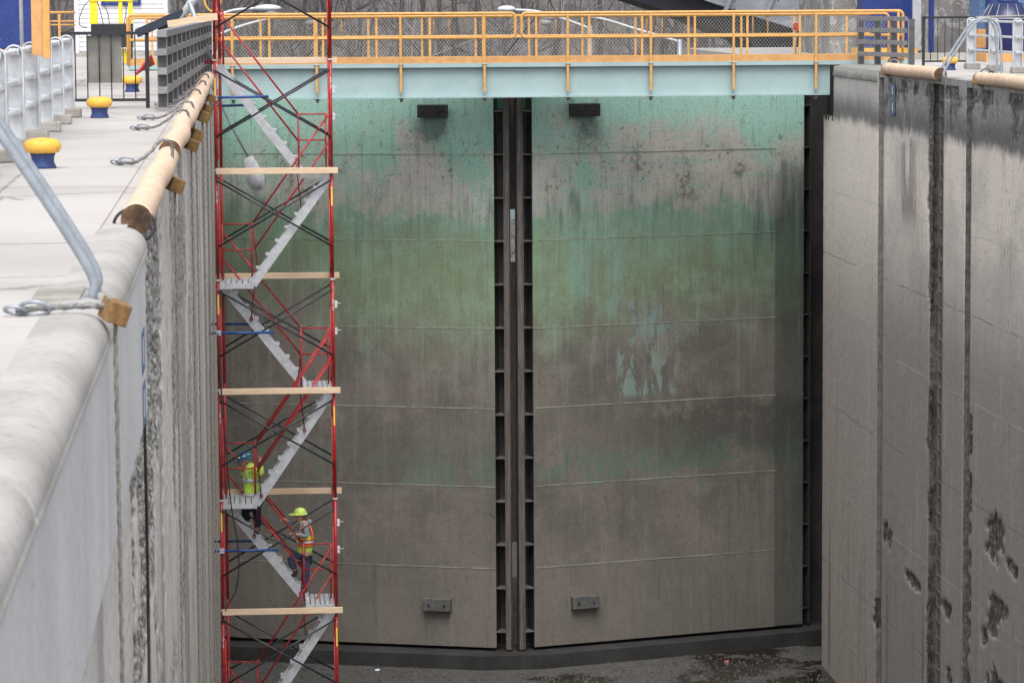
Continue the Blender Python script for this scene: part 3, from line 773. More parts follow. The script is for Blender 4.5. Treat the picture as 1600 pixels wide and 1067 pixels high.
# ------------------------------------------------------------------ footbridge across the chamber
YB = 72.6
fb = thing('footbridge', (6, YB + .7, .11), 'pale blue girder footbridge with orange yellow railings crossing above the gates', 'footbridge')
X0, X1 = -2.6, 14.7
def bx(x0, x1, y0, y1, z0, z1, mb=None):
    mb = mb or MB(); return mb.box(((x0 + x1) / 2, (y0 + y1) / 2, (z0 + z1) / 2), (x1 - x0, y1 - y0, z1 - z0))
g_ = bx(-1.4, 12.895, YB + .10, YB + .12, -.62, .02)
bx(-1.4, 12.895, YB + .98, YB + 1.0, -.62, .02, g_)
for x in [i * 1.842 - .34 for i in range(8)]: bx(x - .006, x + .006, YB + .02, YB + .098, -.60, .0, g_)
g_.build('girder_web', M['girder'], fb)
g_ = bx(-1.4, 12.87, YB - .02, YB + .26, -.648, -.622); bx(-1.4, 12.87, YB + .84, YB + 1.12, -.648, -.622, g_)
g_.build('bottom_flange', M['girder'], fb)
bx(X0, X1, YB - .03, YB + 1.13, .022, .11).build('deck_plate', M['girder'], fb)
bx(X0, X1 - .1, YB - .012, YB - .002, .113, .245).build('kick_plate', M['kick'], fb)
bx(X0, X1 - .1, YB + 1.10, YB + 1.11, .113, .245).build('kick_plate', M['kick'], fb)
ZR, ZM = 1.20, .665
def rail_line(parent, x0, x1, y, zt, zm, r, rm, mat, zb=.11):
    mb = MB(); k = 6; rr = .10
    pts = [(x0, y, zb)] + arc((x0 + rr, y, zt - rr), rr, math.pi, math.pi / 2, k, (1, 0, 0), (0, 0, 1)) + arc((x1 - rr, y, zt - rr), rr, math.pi / 2, 0, k, (1, 0, 0), (0, 0, 1)) + [(x1, y, zb)]
    mb.tube(pts, r, 10).build('top_rail', mat, parent)
    MB().tube([(x0, y, zm), (x1, y, zm)], rm, 8).build('mid_rail', mat, parent)
for (xo, xi) in ((X0, 5.87), (14.5, 6.01)):
    d_ = 1 if xi > xo else -1; y_ = YB - .04; q_ = .10
    pts_ = [(xo, y_, .11)] + arc((xo + d_ * q_, y_, ZR - q_), q_, math.pi, math.pi / 2, 6, (d_, 0, 0), (0, 0, 1)) + arc((xi - d_ * q_, y_, ZR - q_), q_, math.pi / 2, 0, 6, (d_, 0, 0), (0, 0, 1)) + arc((xi - d_ * q_, y_, ZM + q_), q_, 0, -math.pi / 2, 6, (d_, 0, 0), (0, 0, 1))
    MB().tube(pts_, .035, 10).build('top_rail', M['orange_rail'], fb)
    MB().tube([(xi - d_ * q_, y_, ZM), (xo, y_, ZM)], .03, 8).build('mid_rail', M['orange_rail'], fb)
for i in range(-1, 9):
    x = -.34 + 1.842 * i
    if x > 14.5 or x < X0: continue
    p_ = MB()
    if i < 8: p_.box((x, YB - .055, .33), (.055, .035, 1.70))
    else: p_.box((x, YB - .055, .62), (.055, .035, 1.15))
    p_.build('rail_post', M['orange_rail'], fb, bevel=.006)
    if 0 <= i < 8:
        c = MB(); c.box((x, YB - .06, .10), (.11, .05, .02)); c.build('post_clamp', M['lamp_grey'], fb)
        c = MB(); c.box((x + .01, YB + .05, -.69), (.07, .05, .085)); c.box((x, YB + .05, -.655), (.16, .10, .012)); c.build('drip_bracket', M['bumper_grey'], fb)
YF = YB + 1.08
for i in range(13):
    x = -1.9 + 1.19 * i
    if x < 12.9: MB().box((x, YF, .64), (.05, .03, 1.05)).build('rail_post', M['orange_rail'], fb)
rail_line(fb, X0, 14.4, YF, ZR - .06, ZM, .028, .024, M['orange_rail'])
# chain-link infill on both sides
def chain_link(parent, x0, x1, y, z0, z1, pitch=.075, r=.0028):
    mb = MB(); h = z1 - z0; sl_ = 0.8
    w = h * sl_
    x = x0 - w
    while x < x1:
        for sg in (1, -1):
            a = (x, z0) if sg > 0 else (x + w, z0); b = (x + w, z1) if sg > 0 else (x, z1)
            # clip to the panel
            (ax, az), (bx_, bz) = a, b
            def cut(xc):
                t = (xc - ax) / (bx_ - ax); return az + (bz - az) * t
            lo, hi = x0, x1
            p1 = [ax, az]; p2 = [bx_, bz]
            for p in (p1, p2):
                if p[0] < lo: p[1] = cut(lo); p[0] = lo
                if p[0] > hi: p[1] = cut(hi); p[0] = hi
            if abs(p1[0] - p2[0]) > .01:
                mb.tube([(p1[0], y, p1[1]), (p2[0], y, p2[1])], r, 3, cap=False)
        x += pitch
    return mb.build('chain_link_mesh', M['mesh_wire'], parent)
chain_link(fb, X0 + .05, 14.35, YF + .03, .20, ZR - .10)

# second railing farther down the lock
f2 = thing('railing', (6, 76.9, .1), 'second orange yellow railing seen through the footbridge mesh', 'railing')
for i in range(14):
    x = -2.2 + 1.25 * i
    MB().box((x, 77.0, .62), (.05, .03, 1.0)).build('rail_post', M['orange_rail'], f2)
    if i % 2 and i < 12:
        t_ = MB(); x2 = x + .28
        t_.tube([(x2, 77.04, .66), (x2, 77.04, 1.08), (x2 + .05, 77.04, 1.12), (x2 + .3, 77.04, 1.12), (x2 + .35, 77.04, 1.08), (x2 + .35, 77.04, .66)], .02, 6)
        t_.build('gate_hoop', M['orange_rail'], f2)
MB().tube([(-2.3, 77, 1.1), (14.6, 77, 1.1)], .024, 8).build('top_rail', M['orange_rail'], f2)
MB().tube([(-2.3, 77, .66), (14.6, 77, .66)], .022, 8).build('mid_rail', M['orange_rail'], f2)
bx(-2.3, 14.6, 76.9, 77.9, -.02, .10).build('walkway_plate', M['girder'], f2)
# ------------------------------------------------------------------ scaffold stair tower
YN, YR = 63.0, 64.2
YC = 63.58
SL, SR = at(342, 533, YN).x, at(521, 533, YN).x
LZ = [zc(0.33 - 2.1 * k, 63.3, 430) for k in range(8)]            # landings; even index at the left side
sc = thing('scaffold_stair_tower', ((SL + SR) / 2, 63.6, -13.4), 'tall red scaffold stair tower with grey zigzag stairs and black cross braces', 'scaffold')
def PX(px, Y=63.6):
    return at(px, 533, Y).x
LXL, LXR = PX(398), PX(472)                        # inner edges of the landings
for k_, a_ in ((3, .085), (5, .14), (7, .18)): LZ[k_] += a_
tops = [zc(2.48 - 2.1 * k, 63.0, 430) for k in range(8)]
for k, zt in enumerate(tops + [-14.3]):
    if k == 8: break
    zb = tops[k + 1] if k < 7 else FLZ + .02
    for X in (SL, SR):
        for Y in (YN, YR):
            X_ = X + (.085 if (X < 0 and Y == YR) else 0)
            MB().tube([(X_, Y, zb + .004), (X_, Y, zt + (2.0 if k == 0 else 0))], .031, 10).build('post', M['red'], sc)
        # end frame rungs and their knee brackets, seen edge on
        m = MB()
        m.tube([(X, YN, zt - .16), (X, YR, zt - .16)], .02, 8); m.build('frame_rung', M['red'], sc)
        MB().tube([(X, YN, zt - 1.75), (X, YR, zt - 1.75)], .02, 8).build('frame_rung', M['red'], sc)
        m = MB(); sx = .045 if X < 0 else -.045
        m.tube([(X + sx, YN + .02, zt - .55), (X + sx, YN + .02, zt - 1.85), (X, YN + .01, zt - 1.95)], .013, 6)
        m.build('frame_leg_stay', M['red'], sc)
        m = MB(); m.tube([(X - .045, YN - .01, zt), (X + .045, YN - .01, zt)], .012, 6); m.box((X, YN, zt + .0), (.085, .085, .03)); m.build('coupling_pin', M['lamp_grey'], sc)
    # cross braces, front and rear
    for Y in (YN - .035, YR + .035):
        za, zc = zt - .20, zt - 1.47
        MB().tube([(SL, Y, za), (SR, Y, zc)], .018, 8).build('cross_brace', M['black_tube'], sc)
        MB().tube([(SL, Y + .02, zc), (SR, Y + .02, za)], .018, 8).build('cross_brace', M['black_tube'], sc)
# timber ledgers, lapped alternately to the front and the rear posts
for k, zt in enumerate(tops[1:7]):
    front = k % 2 == 1
    y = YN - .075 if front else YR + .085
    z = zt - (.02 if front else .035)
    x0, x1 = SL - (.01 if front else .06), SR + (.12 if front else .16)
    MB().box(((x0 + x1) / 2, y, z), (x1 - x0, .045, .115)).build('timber_ledger', M['timber'], sc, bevel=.005)
MB().bar((PX(270, 62.4), 62.4, at(300, 38, 62.4).z), (PX(347, 62.4), 62.4, at(340, 26, 62.4).z), .045, .13).build('timber_ledger', M['timber'], sc)
MB().bar((PX(290, 63.3), 63.3, at(300, 97, 63.3).z), (SL, 63.3, at(330, 97, 63.3).z), .05, .09).build('wall_tie', M['dark_red'], sc)
# stickers and labels on the posts
for (px, py, Y, X) in ((0, 137, YN, SL), (0, 308, YN, SR), (0, 476, YN, SL), (0, 652, YN, SR), (0, 815, YN, SL), (0, 998, YN, SR)):
    z = at(342, py, Y).z
    MB().box((X, Y - .028, z), (.030, .008, .37)).build('yellow_sticker', M['sticker'], sc)
for (py, X) in ((300, SL), (645, SL), (995, SL), (123, SR), (470, SR)):
    m = MB(); z0 = at(342, py, YN).z
    for i in range(8):
        if i != 4: m.box((X + .004 * (i % 2), YN - .029, z0 - i * .028), (.022, .006, .017))
    m.build('white_label', M['white_paint'], sc)
for py in (139, 182, 475, 517, 816, 858):
    z = at(525, py, YN).z
    m = MB(); m.box((SR + .055, YN, z), (.05, .06, .13)); m.tube([(SR + .03, YN - .03, z + .02), (SR + .15, YN - .03, z + .02)], .007, 5)
    m.build('clamp', M['white_paint'] if py not in (182, 517) else M['lamp_grey'], sc)
# blue ties to the wall
for (py, px, Y) in ((153, 425, YN - .05), (166, 403, YR + .05), (520, 428, YN - .05), (506, 403, YR + .05), (860, 432, YN - .05), (845, 395, YR + .05)):
    z = at(380, py, Y).z
    t_ = MB().tube([(XL - .03, Y, z), (PX(px, Y), Y, z + (.02 if py < 200 else 0))], .026, 10).build('blue_tie_tube', M['blue_tube'], sc)
    m = MB(); m.box((SL, Y + .02, z), (.09, .09, .09)); m.build('tie_coupler', M['lamp_grey'], t_)
# landings
def landing(x0, x1, z):
    l_ = MB()
    n_ = 6; w = (x1 - x0) / n_
    for i in range(n_): l_.box((x0 + w * (i + .5), 63.6, z - .012), (w - .02, 1.06, .02))
    o = l_.build('landing', M['alu'], sc)
    for y in (YN + .06, YR - .06): MB().box(((x0 + x1) / 2, y, z - .075), (x1 - x0, .03, .10)).build('landing_beam', M['alu'], sc)
for k, z in enumerate(LZ):
    if k == 0: continue
    if k % 2 == 0: landing(SL + .03, LXL, z)
    else: landing(LXR, SR - .03, z)
# flights and their rails
def flight(xa, za, xb, zb, y0, y1, odd):
    d = Vector((xb - xa, 0, zb - za)); n_ = 8
    up = Vector((-d.z, 0, d.x)).normalized()
    if up.z < 0: up = -up
    st = []
    for y in (y0 + .015, y1 - .015):
        o = MB().bar((xa, y, za - .05), (xb, y, zb - .05), .026, .155, up).build('stair_stringer', M['alu'], sc); st.append(o)
    for i in range(1, n_):
        t = i / n_; x = xa + d.x * t; z = za + d.z * t + .012
        MB().box((x + (.03 if d.x > 0 else -.03), (y0 + y1) / 2, z), (.185, y1 - y0 - .055, .026)).build('stair_tread', M['alu'], sc)
        m = MB(); sg = 1 if d.x > 0 else -1
        for y in (y0 + .0, ): m.prism([(x - .02 * sg, y, z - .03), (x + .11 * sg, y, z - .02), (x + .10 * sg, y, z + .02), (x - .03 * sg, y, z + .02)], (0, .004, 0))
        m.build('tread_bracket', M['alu'], sc)
for k in range(7):
    z0, z1 = LZ[k], LZ[k + 1]
    if k % 2 == 0:      # down to the right, on the rear half
        y0, y1 = YC + .06, YR - .05
        xa, xb = SL + .06, LXR + .03
        flight(xa, z0 - .03, xb, z1 + .0, y0, y1, True)
        lines = ((y0 - .015, 0), (y1 + .0, .0)) if k == 4 else ((y0 - .015, 0),)
    else:
        y0, y1 = YN + .05, YC - .04
        xa, xb = SR - .04, LXL - .02
        flight(xa, z0 - .05, xb, z1, y0, y1, False)
        lines = ((y1 + .015, 0),) if k != 3 else ((y1 + .015, 0), (y0 - .01, 0))
    for (y, _) in lines:
        hi, lo = (1.02, .50) if k % 2 == 0 else (1.10, .56)
        x_end = xb - (.03 if k % 2 == 0 else -.03)
        for h in (hi, lo):
            f0 = .44 if (k == 4 and y < YC + .2) else 0
            MB().tube([(xa + (x_end - xa) * f0, y, (z0 + h - .04) * (1 - f0) + (z1 + h + .03) * f0), (x_end, y, z1 + h + .03)], .0185, 8).build('handrail', M['red'], sc)
        for t in ((.36, .93) if k else ()):
            x = xa + (xb - xa) * t; z = z0 + (z1 - z0) * t
            dx = .10 if k % 2 == 0 else -.10
            m = MB(); m.tube([(x + dx, y - .02, z + hi - .12 * 1), (x, y - .02, z - .02)], .013, 6); m.ring((x, y - .03, z - .03), .03, .012, (0, 1, 0), 10)
            m.build('rail_hanger', M['dark_red'], sc)
# guard frames round the landings
for k, z in enumerate(LZ[:7]):
    if k == 0:
        MB().tube([(SL + .16, YC, z + 1.0), (SL + .16, YC, z - .05)], .02, 8).build('guard_post', M['red'], sc); continue
    x0, x1 = (SL + .09, LXL - .03) if k % 2 == 0 else (LXR - .02, SR - .09)
    for y in (YC,):
        for h in (1.08, .58): MB().tube([(x0, y, z + h), (x1, y, z + h)], .015, 8).build('guard_rail', M['red'], sc)
        for x in (x0, x1):
            MB().tube([(x, y, z + 1.10), (x, y, z - .05)], .018, 8).build('guard_post', M['red'], sc)

cb = MB().tube(spline([(PX(341), 62.9, at(341, 520, 62.9).z), (PX(347), 62.88, at(347, 640, 62.9).z), (PX(357), 62.85, at(357, 780, 62.9).z), (PX(368), 62.85, at(368, 860, 62.9).z), (PX(365), 62.85, at(364, 915, 62.9).z), (PX(349), 62.9, at(349, 948, 62.9).z), (PX(339), 62.95, at(339, 975, 62.9).z)], 8), .013, 7).build('cable', M['rubber'])
tag(cb, 'loose black cable hanging in a loop beside the left scaffold posts', 'cable')

# ------------------------------------------------------------------ people
def skin_mesh(name, nodes, edges, mat, parent, sub=2):
    bm_ = bmesh.new(); lay = bm_.verts.layers.skin.verify()
    off = world_loc(parent); vs = []
    for i, (p, r) in enumerate(nodes):
        v = bm_.verts.new(Vector(p) - off)
        r = r if isinstance(r, tuple) else (r, r)
        v[lay].radius = r; v[lay].use_root = (i == 0); vs.append(v)
    for a, b in edges: bm_.edges.new((vs[a], vs[b]))
    me = bpy.data.meshes.new(name); bm_.to_mesh(me); bm_.free(); me.materials.append(mat)
    o = bpy.data.objects.new(name, me); C.objects.link(o); o.parent = parent
    sk = o.modifiers.new('skin', 'SKIN'); sk.use_smooth_shade = True
    su = o.modifiers.new('subsurf', 'SUBSURF'); su.levels = sub; su.render_levels = sub
    return o
class Rig:
    """collects named joints and chains for a skin mesh"""
    def __init__(s): s.n = []; s.e = []; s.i = {}
    def j(s, name, p, r, link=None):
        s.i[name] = len(s.n); s.n.append((p, r))
        if link is not None: s.e.append((s.i[link], s.i[name]))
        return s
    def hand(s, wrist, tip_dir, side, curl):
        """palm plus five bent fingers of unequal length"""
        w = Vector(s.n[s.i[wrist]][0]); d = Vector(tip_dir).normalized(); sd_ = Vector(side).normalized(); c = Vector(curl).normalized()
        s.j(wrist + '_palm', w + d * .055, (.030, .018), wrist)
        for q, (o, L) in enumerate(((-.030, .060), (-.010, .072), (.010, .068), (.029, .052))):
            a = w + d * .085 + sd_ * o; b = a + (d * .75 + c * .55).normalized() * L * .55; e = b + (c * .95 - d * .1).normalized() * L * .5
            s.j(f'{wrist}_f{q}a', a, .010, wrist + '_palm'); s.j(f'{wrist}_f{q}b', b, .0088, f'{wrist}_f{q}a'); s.j(f'{wrist}_f{q}c', e, .0078, f'{wrist}_f{q}b')
        a = w + d * .04 - sd_ * .038; b = a + (d * .6 - sd_ * .4 + c * .4).normalized() * .035
        s.j(wrist + '_ta', a, .011, wrist + '_palm'); s.j(wrist + '_tb', b, .009, wrist + '_ta')

def head_on(r, pc, top, face, neck, s=1.0):
    """skull, jaw, nose and ears; face = unit vector the person looks along"""
    pc = Vector(pc); f = Vector(face).normalized(); u = Vector(top).normalized(); sd_ = f.cross(u)
    r.j('head', pc, (.082 * s, .095 * s), neck)
    r.j('crown', pc + u * .065, (.066, .078), 'head')
    r.j('jaw', pc + f * .045 - u * .065, .040, 'head')
    r.j('chin', pc + f * .068 - u * .090, .022, 'jaw')
    r.j('brow', pc + f * .060 + u * .015, .038, 'head')
    r.j('nose', pc + f * .108 - u * .018, .011, 'brow')
    return f, u, sd_
def face_marks(pc, f, u, sd_, parent):
    for q in (-1, 1):
        MB().ball(Vector(pc) + f * .086 + sd_ * (.031 * q) + u * .006, .011, 8, 6).build('eye', M['black'], parent)
        MB().ball(Vector(pc) + f * .0 + sd_ * (.085 * q) - u * .01, .022, 8, 6, (.7, .4, 1.2)).build('ear', M['skin'], parent)
    MB().ball(Vector(pc) + f * .084 - u * .052, .02, 8, 5, (.5, 1.0, .3)).build('mouth', M['hi_orange'] if 0 else M['skin'], parent)

YP = 63.88
def P(px, py, dy=0.0): return at(px, py, YP + dy)
def boot(ankle, toe, mat, parent, wd=.045):
    a, t = Vector(ankle), Vector(toe); d = (t - a); h = Vector((0, 0, 1))
    heel = Vector((a.x - d.x * .22, a.y, t.z + .005))
    return skin_mesh('boot', [(a + h * .05, .058), (a + h * -.01, .056), (Vector((a.x, a.y, t.z + .035)), .050), (heel + h * .028, .040), (Vector((a.x + d.x * .5, a.y, t.z + .035)), (.046, .040)), (t + h * .028, (.042, .030))],
                     [(0, 1), (1, 2), (2, 3), (2, 4), (4, 5)], mat, parent)
def hat(pc, f, u, mat, parent, brim_f=.085, brim=.018, R_=.142):
    f = f.normalized(); u = (u - f * u.dot(f)).normalized(); sd_ = f.cross(u)
    Mx = Matrix((f, sd_, u)).transposed()
    prof = [(R_ * 1.02, 0)] + [(R_ * math.cos(R(a)) ** .8 * 1.0, R_ * .86 * math.sin(R(a))) for a in (8, 20, 35, 50, 65, 78)] + [(.012, R_ * .88)]
    h_ = MB().lathe(prof, pc, 24, Mx); h = h_.build('hard_hat', mat, parent)
    b = MB(); ring_ = []; n_ = 28
    for i in range(n_):
        a = 2 * math.pi * i / n_; fx = math.cos(a)
        rr = R_ * .98; ro = R_ + brim + brim_f * max(0, fx) ** 1.6
        ring_.append((a, rr, ro))
    vs = []; 
    for a, rr, ro in ring_:
        for q, zz in ((rr, .006), (ro, -.014), (ro, -.020), (rr, -.006)):
            vs.append(Mx @ Vector((q * math.cos(a), q * math.sin(a), zz)) + Vector(pc))
    fs = []
    for i in range(n_):
        j2 = (i + 1) % n_
        for q in range(4):
            q2 = (q + 1) % 4; fs.append((i * 4 + q, j2 * 4 + q, j2 * 4 + q2, i * 4 + q2))
    b.add(vs, fs, True).build('brim', mat, h)
    b = MB(); b.bar(Mx @ Vector((-R_ * .75, 0, R_ * .62)) + Vector(pc), Mx @ Vector((R_ * .75, 0, R_ * .62)) + Vector(pc), .02, .02, u)
    return h, Mx
def band(name, nodes, r, mat, parent, seg=22, w=.025):
    """a strap following an ellipse: nodes = centre, half-width vec a, half-depth vec b, axis"""
    c, a, b, ax = nodes; pts = [Vector(c) + Vector(a) * math.cos(t) + Vector(b) * math.sin(t) for t in [2 * math.pi * i / seg for i in range(seg + 1)]]
    vs = []; fs = []; ax = Vector(ax).normalized()
    for p in pts:
        o = (p - Vector(c)).normalized()
        vs += [p - ax * w, p + ax * w, p + ax * w - o * .01, p - ax * w - o * .01]
    for i in range(seg):
        for q in range(4):
            q2 = (q + 1) % 4; fs.append((i * 4 + q, i * 4 + 4 + q, i * 4 + 4 + q2, i * 4 + q2))
    return MB().add(vs, fs, True).build(name, mat, parent)

# climbing worker in the grey hoodie and lime vest
w2 = thing('person', P(474, 926), 'person in lime hard hat, grey hoodie and lime vest, climbing lower on the stairs', 'person')
r = Rig()
r.j('pelvis', P(475.5, 868), (.125, .135)); r.j('waist', P(476.5, 854), (.105, .125), 'pelvis'); r.j('chest', P(477.5, 833), (.115, .150), 'waist')
r.j('neckbase', P(475, 818.5), (.07, .09), 'chest'); r.j('neck', P(472, 813.5), .05, 'neckbase')
hc = P(468, 805.5); f_, u_, s_ = head_on(r, hc, (-.12, 0, 1), (-1, .05, -.05), 'neck')
for sd2, dy in (('n', -.17), ('f', .17)):
    r.j('sh' + sd2, P(477, 821, dy), .062, 'neckbase')
r.j('en', P(478.5, 838, -.22), .048, 'shn'); r.j('wn', P(462.5, 834.5, -.245), .030, 'en'); r.hand('wn', (-1, 0, .15), (0, .6, .8), (-.5, .4, -.6))
r.j('ef', P(459.5, 827, .20), .045, 'shf'); r.j('wf', P(447.5, 812, .25), .028, 'ef'); r.hand('wf', (-1, 0, .35), (0, .6, .8), (-.4, .1, -.9))
r.j('hn', P(476.5, 872, -.085), .092, 'pelvis'); r.j('kn', P(478, 896, -.10), .060, 'hn'); r.j('an', P(477, 920, -.10), .042, 'kn')
r.j('hf', P(471, 870, .09), .092, 'pelvis'); r.j('kf', P(450.5, 869.5, .11), .062, 'hf'); r.j('af', P(461.5, 893, .11), .042, 'kf')
body2 = skin_mesh('body', r.n, r.e, M['skin'], w2)
face_marks(hc, f_, u_, s_, body2)
skin_mesh('hoodie', [(P(475.5, 866), (.135, .150)), (P(477, 850), (.128, .148)), (P(478, 832), (.135, .168)), (P(475.5, 819), (.095, .115)), (P(473, 815), (.070, .075)),
    (P(477.5, 822, -.18), .074), (P(479, 838, -.225), .060), (P(463, 834.5, -.245), .042), (P(477, 822, .18), .074), (P(459.5, 827.5, .20), .056), (P(448.5, 813, .245), .040)],
    [(0, 1), (1, 2), (2, 3), (3, 4), (3, 5), (5, 6), (6, 7), (3, 8), (8, 9), (9, 10)], M['hoodie'], w2)
skin_mesh('hood', [(P(479, 819), (.10, .11)), (P(483, 815.5), (.075, .10)), (P(485.5, 820), (.05, .09))], [(0, 1), (1, 2)], M['hoodie'], w2)
v2 = skin_mesh('safety_vest', [(P(475.3, 871), (.152, .168)), (P(476.5, 853), (.142, .158)), (P(478, 836), (.150, .158)), (P(478, 824), (.118, .115))], [(0, 1), (1, 2), (2, 3)], M['lime'], w2)
vc = lambda py: (P(476.5 + (850 - py) * .05, py), (.168, 0, 0), (0, .178, 0), (0, 0, 1))
band('reflective_band', vc(846), 0, M['reflective'], v2, w=.032)
band('orange_band', vc(850.2), 0, M['hi_orange'], v2, w=.014); band('orange_band', vc(841.6), 0, M['hi_orange'], v2, w=.014)
band('vest_hem', (P(475.3, 873.5), (.160, 0, 0), (0, .176, 0), (0, 0, 1)), 0, M['reflective'], v2, w=.010)
for dy, xx in ((-.095, 0), (.095, 0)):
    sp = spline([P(470, 841, dy * 1.5), P(468.8, 830, dy * 1.55), P(472.5, 820.5, dy * 1.2), P(478.5, 818.2, dy * 1.1), P(484.5, 823, dy * 1.25), P(488, 834, dy * 1.45), P(488.2, 842, dy * 1.4)], 6)
    MB().tube(sp, .020, 6).build('orange_strap', M['hi_orange'], v2)
skin_mesh('trousers', [(P(475.5, 866), (.138, .148)), (P(476.5, 874, -.085), .104), (P(478.3, 896, -.10), .076), (P(477.3, 918, -.10), .066), (P(471, 871, .09), .104), (P(451.5, 870, .11), .078), (P(461, 890.5, .11), .062)],
    [(0, 1), (1, 2), (2, 3), (0, 4), (4, 5), (5, 6)], M['jeans'], w2)
boot(P(477.5, 920, -.10), P(468, 926.5, -.10), M['boot'], w2); boot(P(461.8, 893, .11), P(452.5, 901, .11), M['boot'], w2)
hat(P(469, 801.5), Vector((-1, .05, -.02)), Vector((0, 0, 1)), M['hat_lime'], w2, R_=.128)
skin_mesh('hair', [(P(474, 806), (.075, .085)), (P(476.5, 812), (.055, .075)), (P(478, 817), (.03, .05))], [(0, 1), (1, 2)], M['hair'], w2)

# worker above, in the lime jacket
w1 = thing('person', P(396, 836), 'person in blue hard hat and lime jacket, higher on the stairs behind the left landing', 'person')
r = Rig()
r.j('pelvis', P(395, 783), (.13, .14)); r.j('waist', P(393, 766), (.115, .135), 'pelvis'); r.j('chest', P(391.5, 743), (.125, .16), 'waist')
r.j('neckbase', P(388, 728.5), (.07, .09), 'chest'); r.j('neck', P(385, 724.5), .052, 'neckbase')
hc = P(380.5, 719); f_, u_, s_ = head_on(r, hc, (-.35, 0, 1), (-1, -.1, -.42), 'neck')
for sd2, dy in (('n', -.17), ('f', .17)): r.j('sh' + sd2, P(393, 731, dy), .066, 'neckbase')
r.j('en', P(410, 741, -.20), .050, 'shn'); r.j('wn', P(407, 723, -.235), .030, 'en'); r.hand('wn', (0, 0, 1), (1, 0, 0), (-.6, -.3, .4))
r.j('ef', P(381, 744, .19), .048, 'shf'); r.j('wf', P(377.5, 733, .10), .030, 'ef'); r.hand('wf', (-.25, -.1, 1), (1, 0, 0), (-.6, 0, .3))
r.j('hn', P(399, 788, -.09), .098, 'pelvis'); r.j('kn', P(402.5, 808, -.10), .064, 'hn'); r.j('an', P(402.5, 828, -.10), .044, 'kn')
r.j('hf', P(389, 787, .09), .098, 'pelvis'); r.j('kf', P(381.5, 800, .11), .064, 'hf'); r.j('af', P(389, 817, .11), .044, 'kf')
body1 = skin_mesh('body', r.n, r.e, M['skin'], w1)
face_marks(hc, f_, u_, s_, body1)
j1 = skin_mesh('jacket', [(P(394.5, 781), (.158, .168)), (P(393.5, 764), (.152, .165)), (P(391.5, 742), (.155, .182)), (P(389, 729), (.110, .125)), (P(386.5, 724.5), (.080, .085)),
    (P(394, 732, -.18), .084), (P(409.5, 740.5, -.205), .072), (P(407.3, 726.5, -.23), .050), (P(391, 732, .18), .082), (P(382, 744, .19), .068), (P(378.5, 736, .115), .048)],
    [(0, 1), (1, 2), (2, 3), (3, 4), (3, 5), (5, 6), (6, 7), (3, 8), (8, 9), (9, 10)], M['lime'], w1)
band('reflective_band', (P(392.2, 749), (.172, 0, 0), (0, .196, 0), (.05, 0, 1)), 0, M['reflective'], j1, w=.034)
band('reflective_band', (P(394, 772), (.174, 0, 0), (0, .186, 0), (.03, 0, 1)), 0, M['reflective'], j1, w=.034)
for dy in (-.12, .12):
    MB().tube(spline([P(386.5, 748, dy * 1.5), P(386, 737, dy * 1.5), P(390.5, 727.3, dy * 1.0), P(397, 731, dy * 1.2), P(402, 742, dy * 1.35)], 6), .020, 6).build('reflective_strap', M['reflective'], j1)
skin_mesh('trousers', [(P(395, 782), (.142, .152)), (P(399.5, 789, -.09), .108), (P(402.8, 808, -.10), .082), (P(402.8, 825, -.10), .070), (P(389, 788, .09), .108), (P(382, 800, .11), .082), (P(388.5, 814, .11), .068)],
    [(0, 1), (1, 2), (2, 3), (0, 4), (4, 5), (5, 6)], M['navy_trousers'], w1)
boot(P(403.5, 828, -.10), P(396, 835, -.10), M['boot'], w1); boot(P(389.5, 817, .11), P(381, 823, .11), M['boot'], w1)
h1, Mx = hat(P(381.5, 714.5), Vector((-1, -.1, -.38)), Vector((-.35, 0, 1)), M['hat_blue'], w1, brim_f=.055, brim=.026)
for t in (-.7, .1, .8):
    m = MB(); c = P(381.5, 714.5) + Mx @ Vector((.14 * math.cos(t - 1.6), .14 * math.sin(t - 1.6), .04)); m.ball(c, .026, 8, 5, (1, .6, .6)); m.build('hat_sticker', M['hat_lime'], h1)

tag(MB().tube(spline([(-.79, 23.6, -.1), (-.775, 23.6, -1.5), (-.775, 23.7, -3.0), (-.77, 23.2, -4.2), (-.765, 23.0, -6.5)], 8), .012, 7).build('cable', M['rubber']), 'thin black cable hanging down the left chamber wall below the smooth repair', 'cable')
# ------------------------------------------------------------------ mooring bollards
def bollard():
    t = thing('mooring_bollard', (0, 0, 0), 'yellow capped blue mooring bollard', 'bollard', 'mooring bollards along the lock')
    MB().lathe([(.125, 0), (.118, .02), (.102, .06), (.104, .10), (.118, .135)], seg=32).build('base', M['bollard_blue'], t)
    MB().lathe([(.118, .136), (.145, .145), (.162, .165), (.170, .195), (.166, .225), (.145, .25), (.10, .268), (.04, .274), (.005, .275)], seg=36).build('cap', M['yellow'], t)
    return t
b0 = bollard()
for i, (loc, lab) in enumerate((((-1.87, 30.2, 0.002), 'nearest yellow capped blue bollard on the left walkway, in front of the stone-footed railing'),
                  ((-1.93, 43.2, 0.002), 'yellow capped blue bollard on the left walkway just before the black picket gate'),
                  ((-1.93, 55.5, 0.002), 'yellow capped blue bollard partly behind the black picket gate, near red pipes'),
                  ((14.42, 67.2, 0.002), 'yellow capped blue bollard on the right wall behind the ladder hoops'))):
    o = b0 if i == 0 else copy_tree(b0)
    o.location = loc; o['label'] = lab

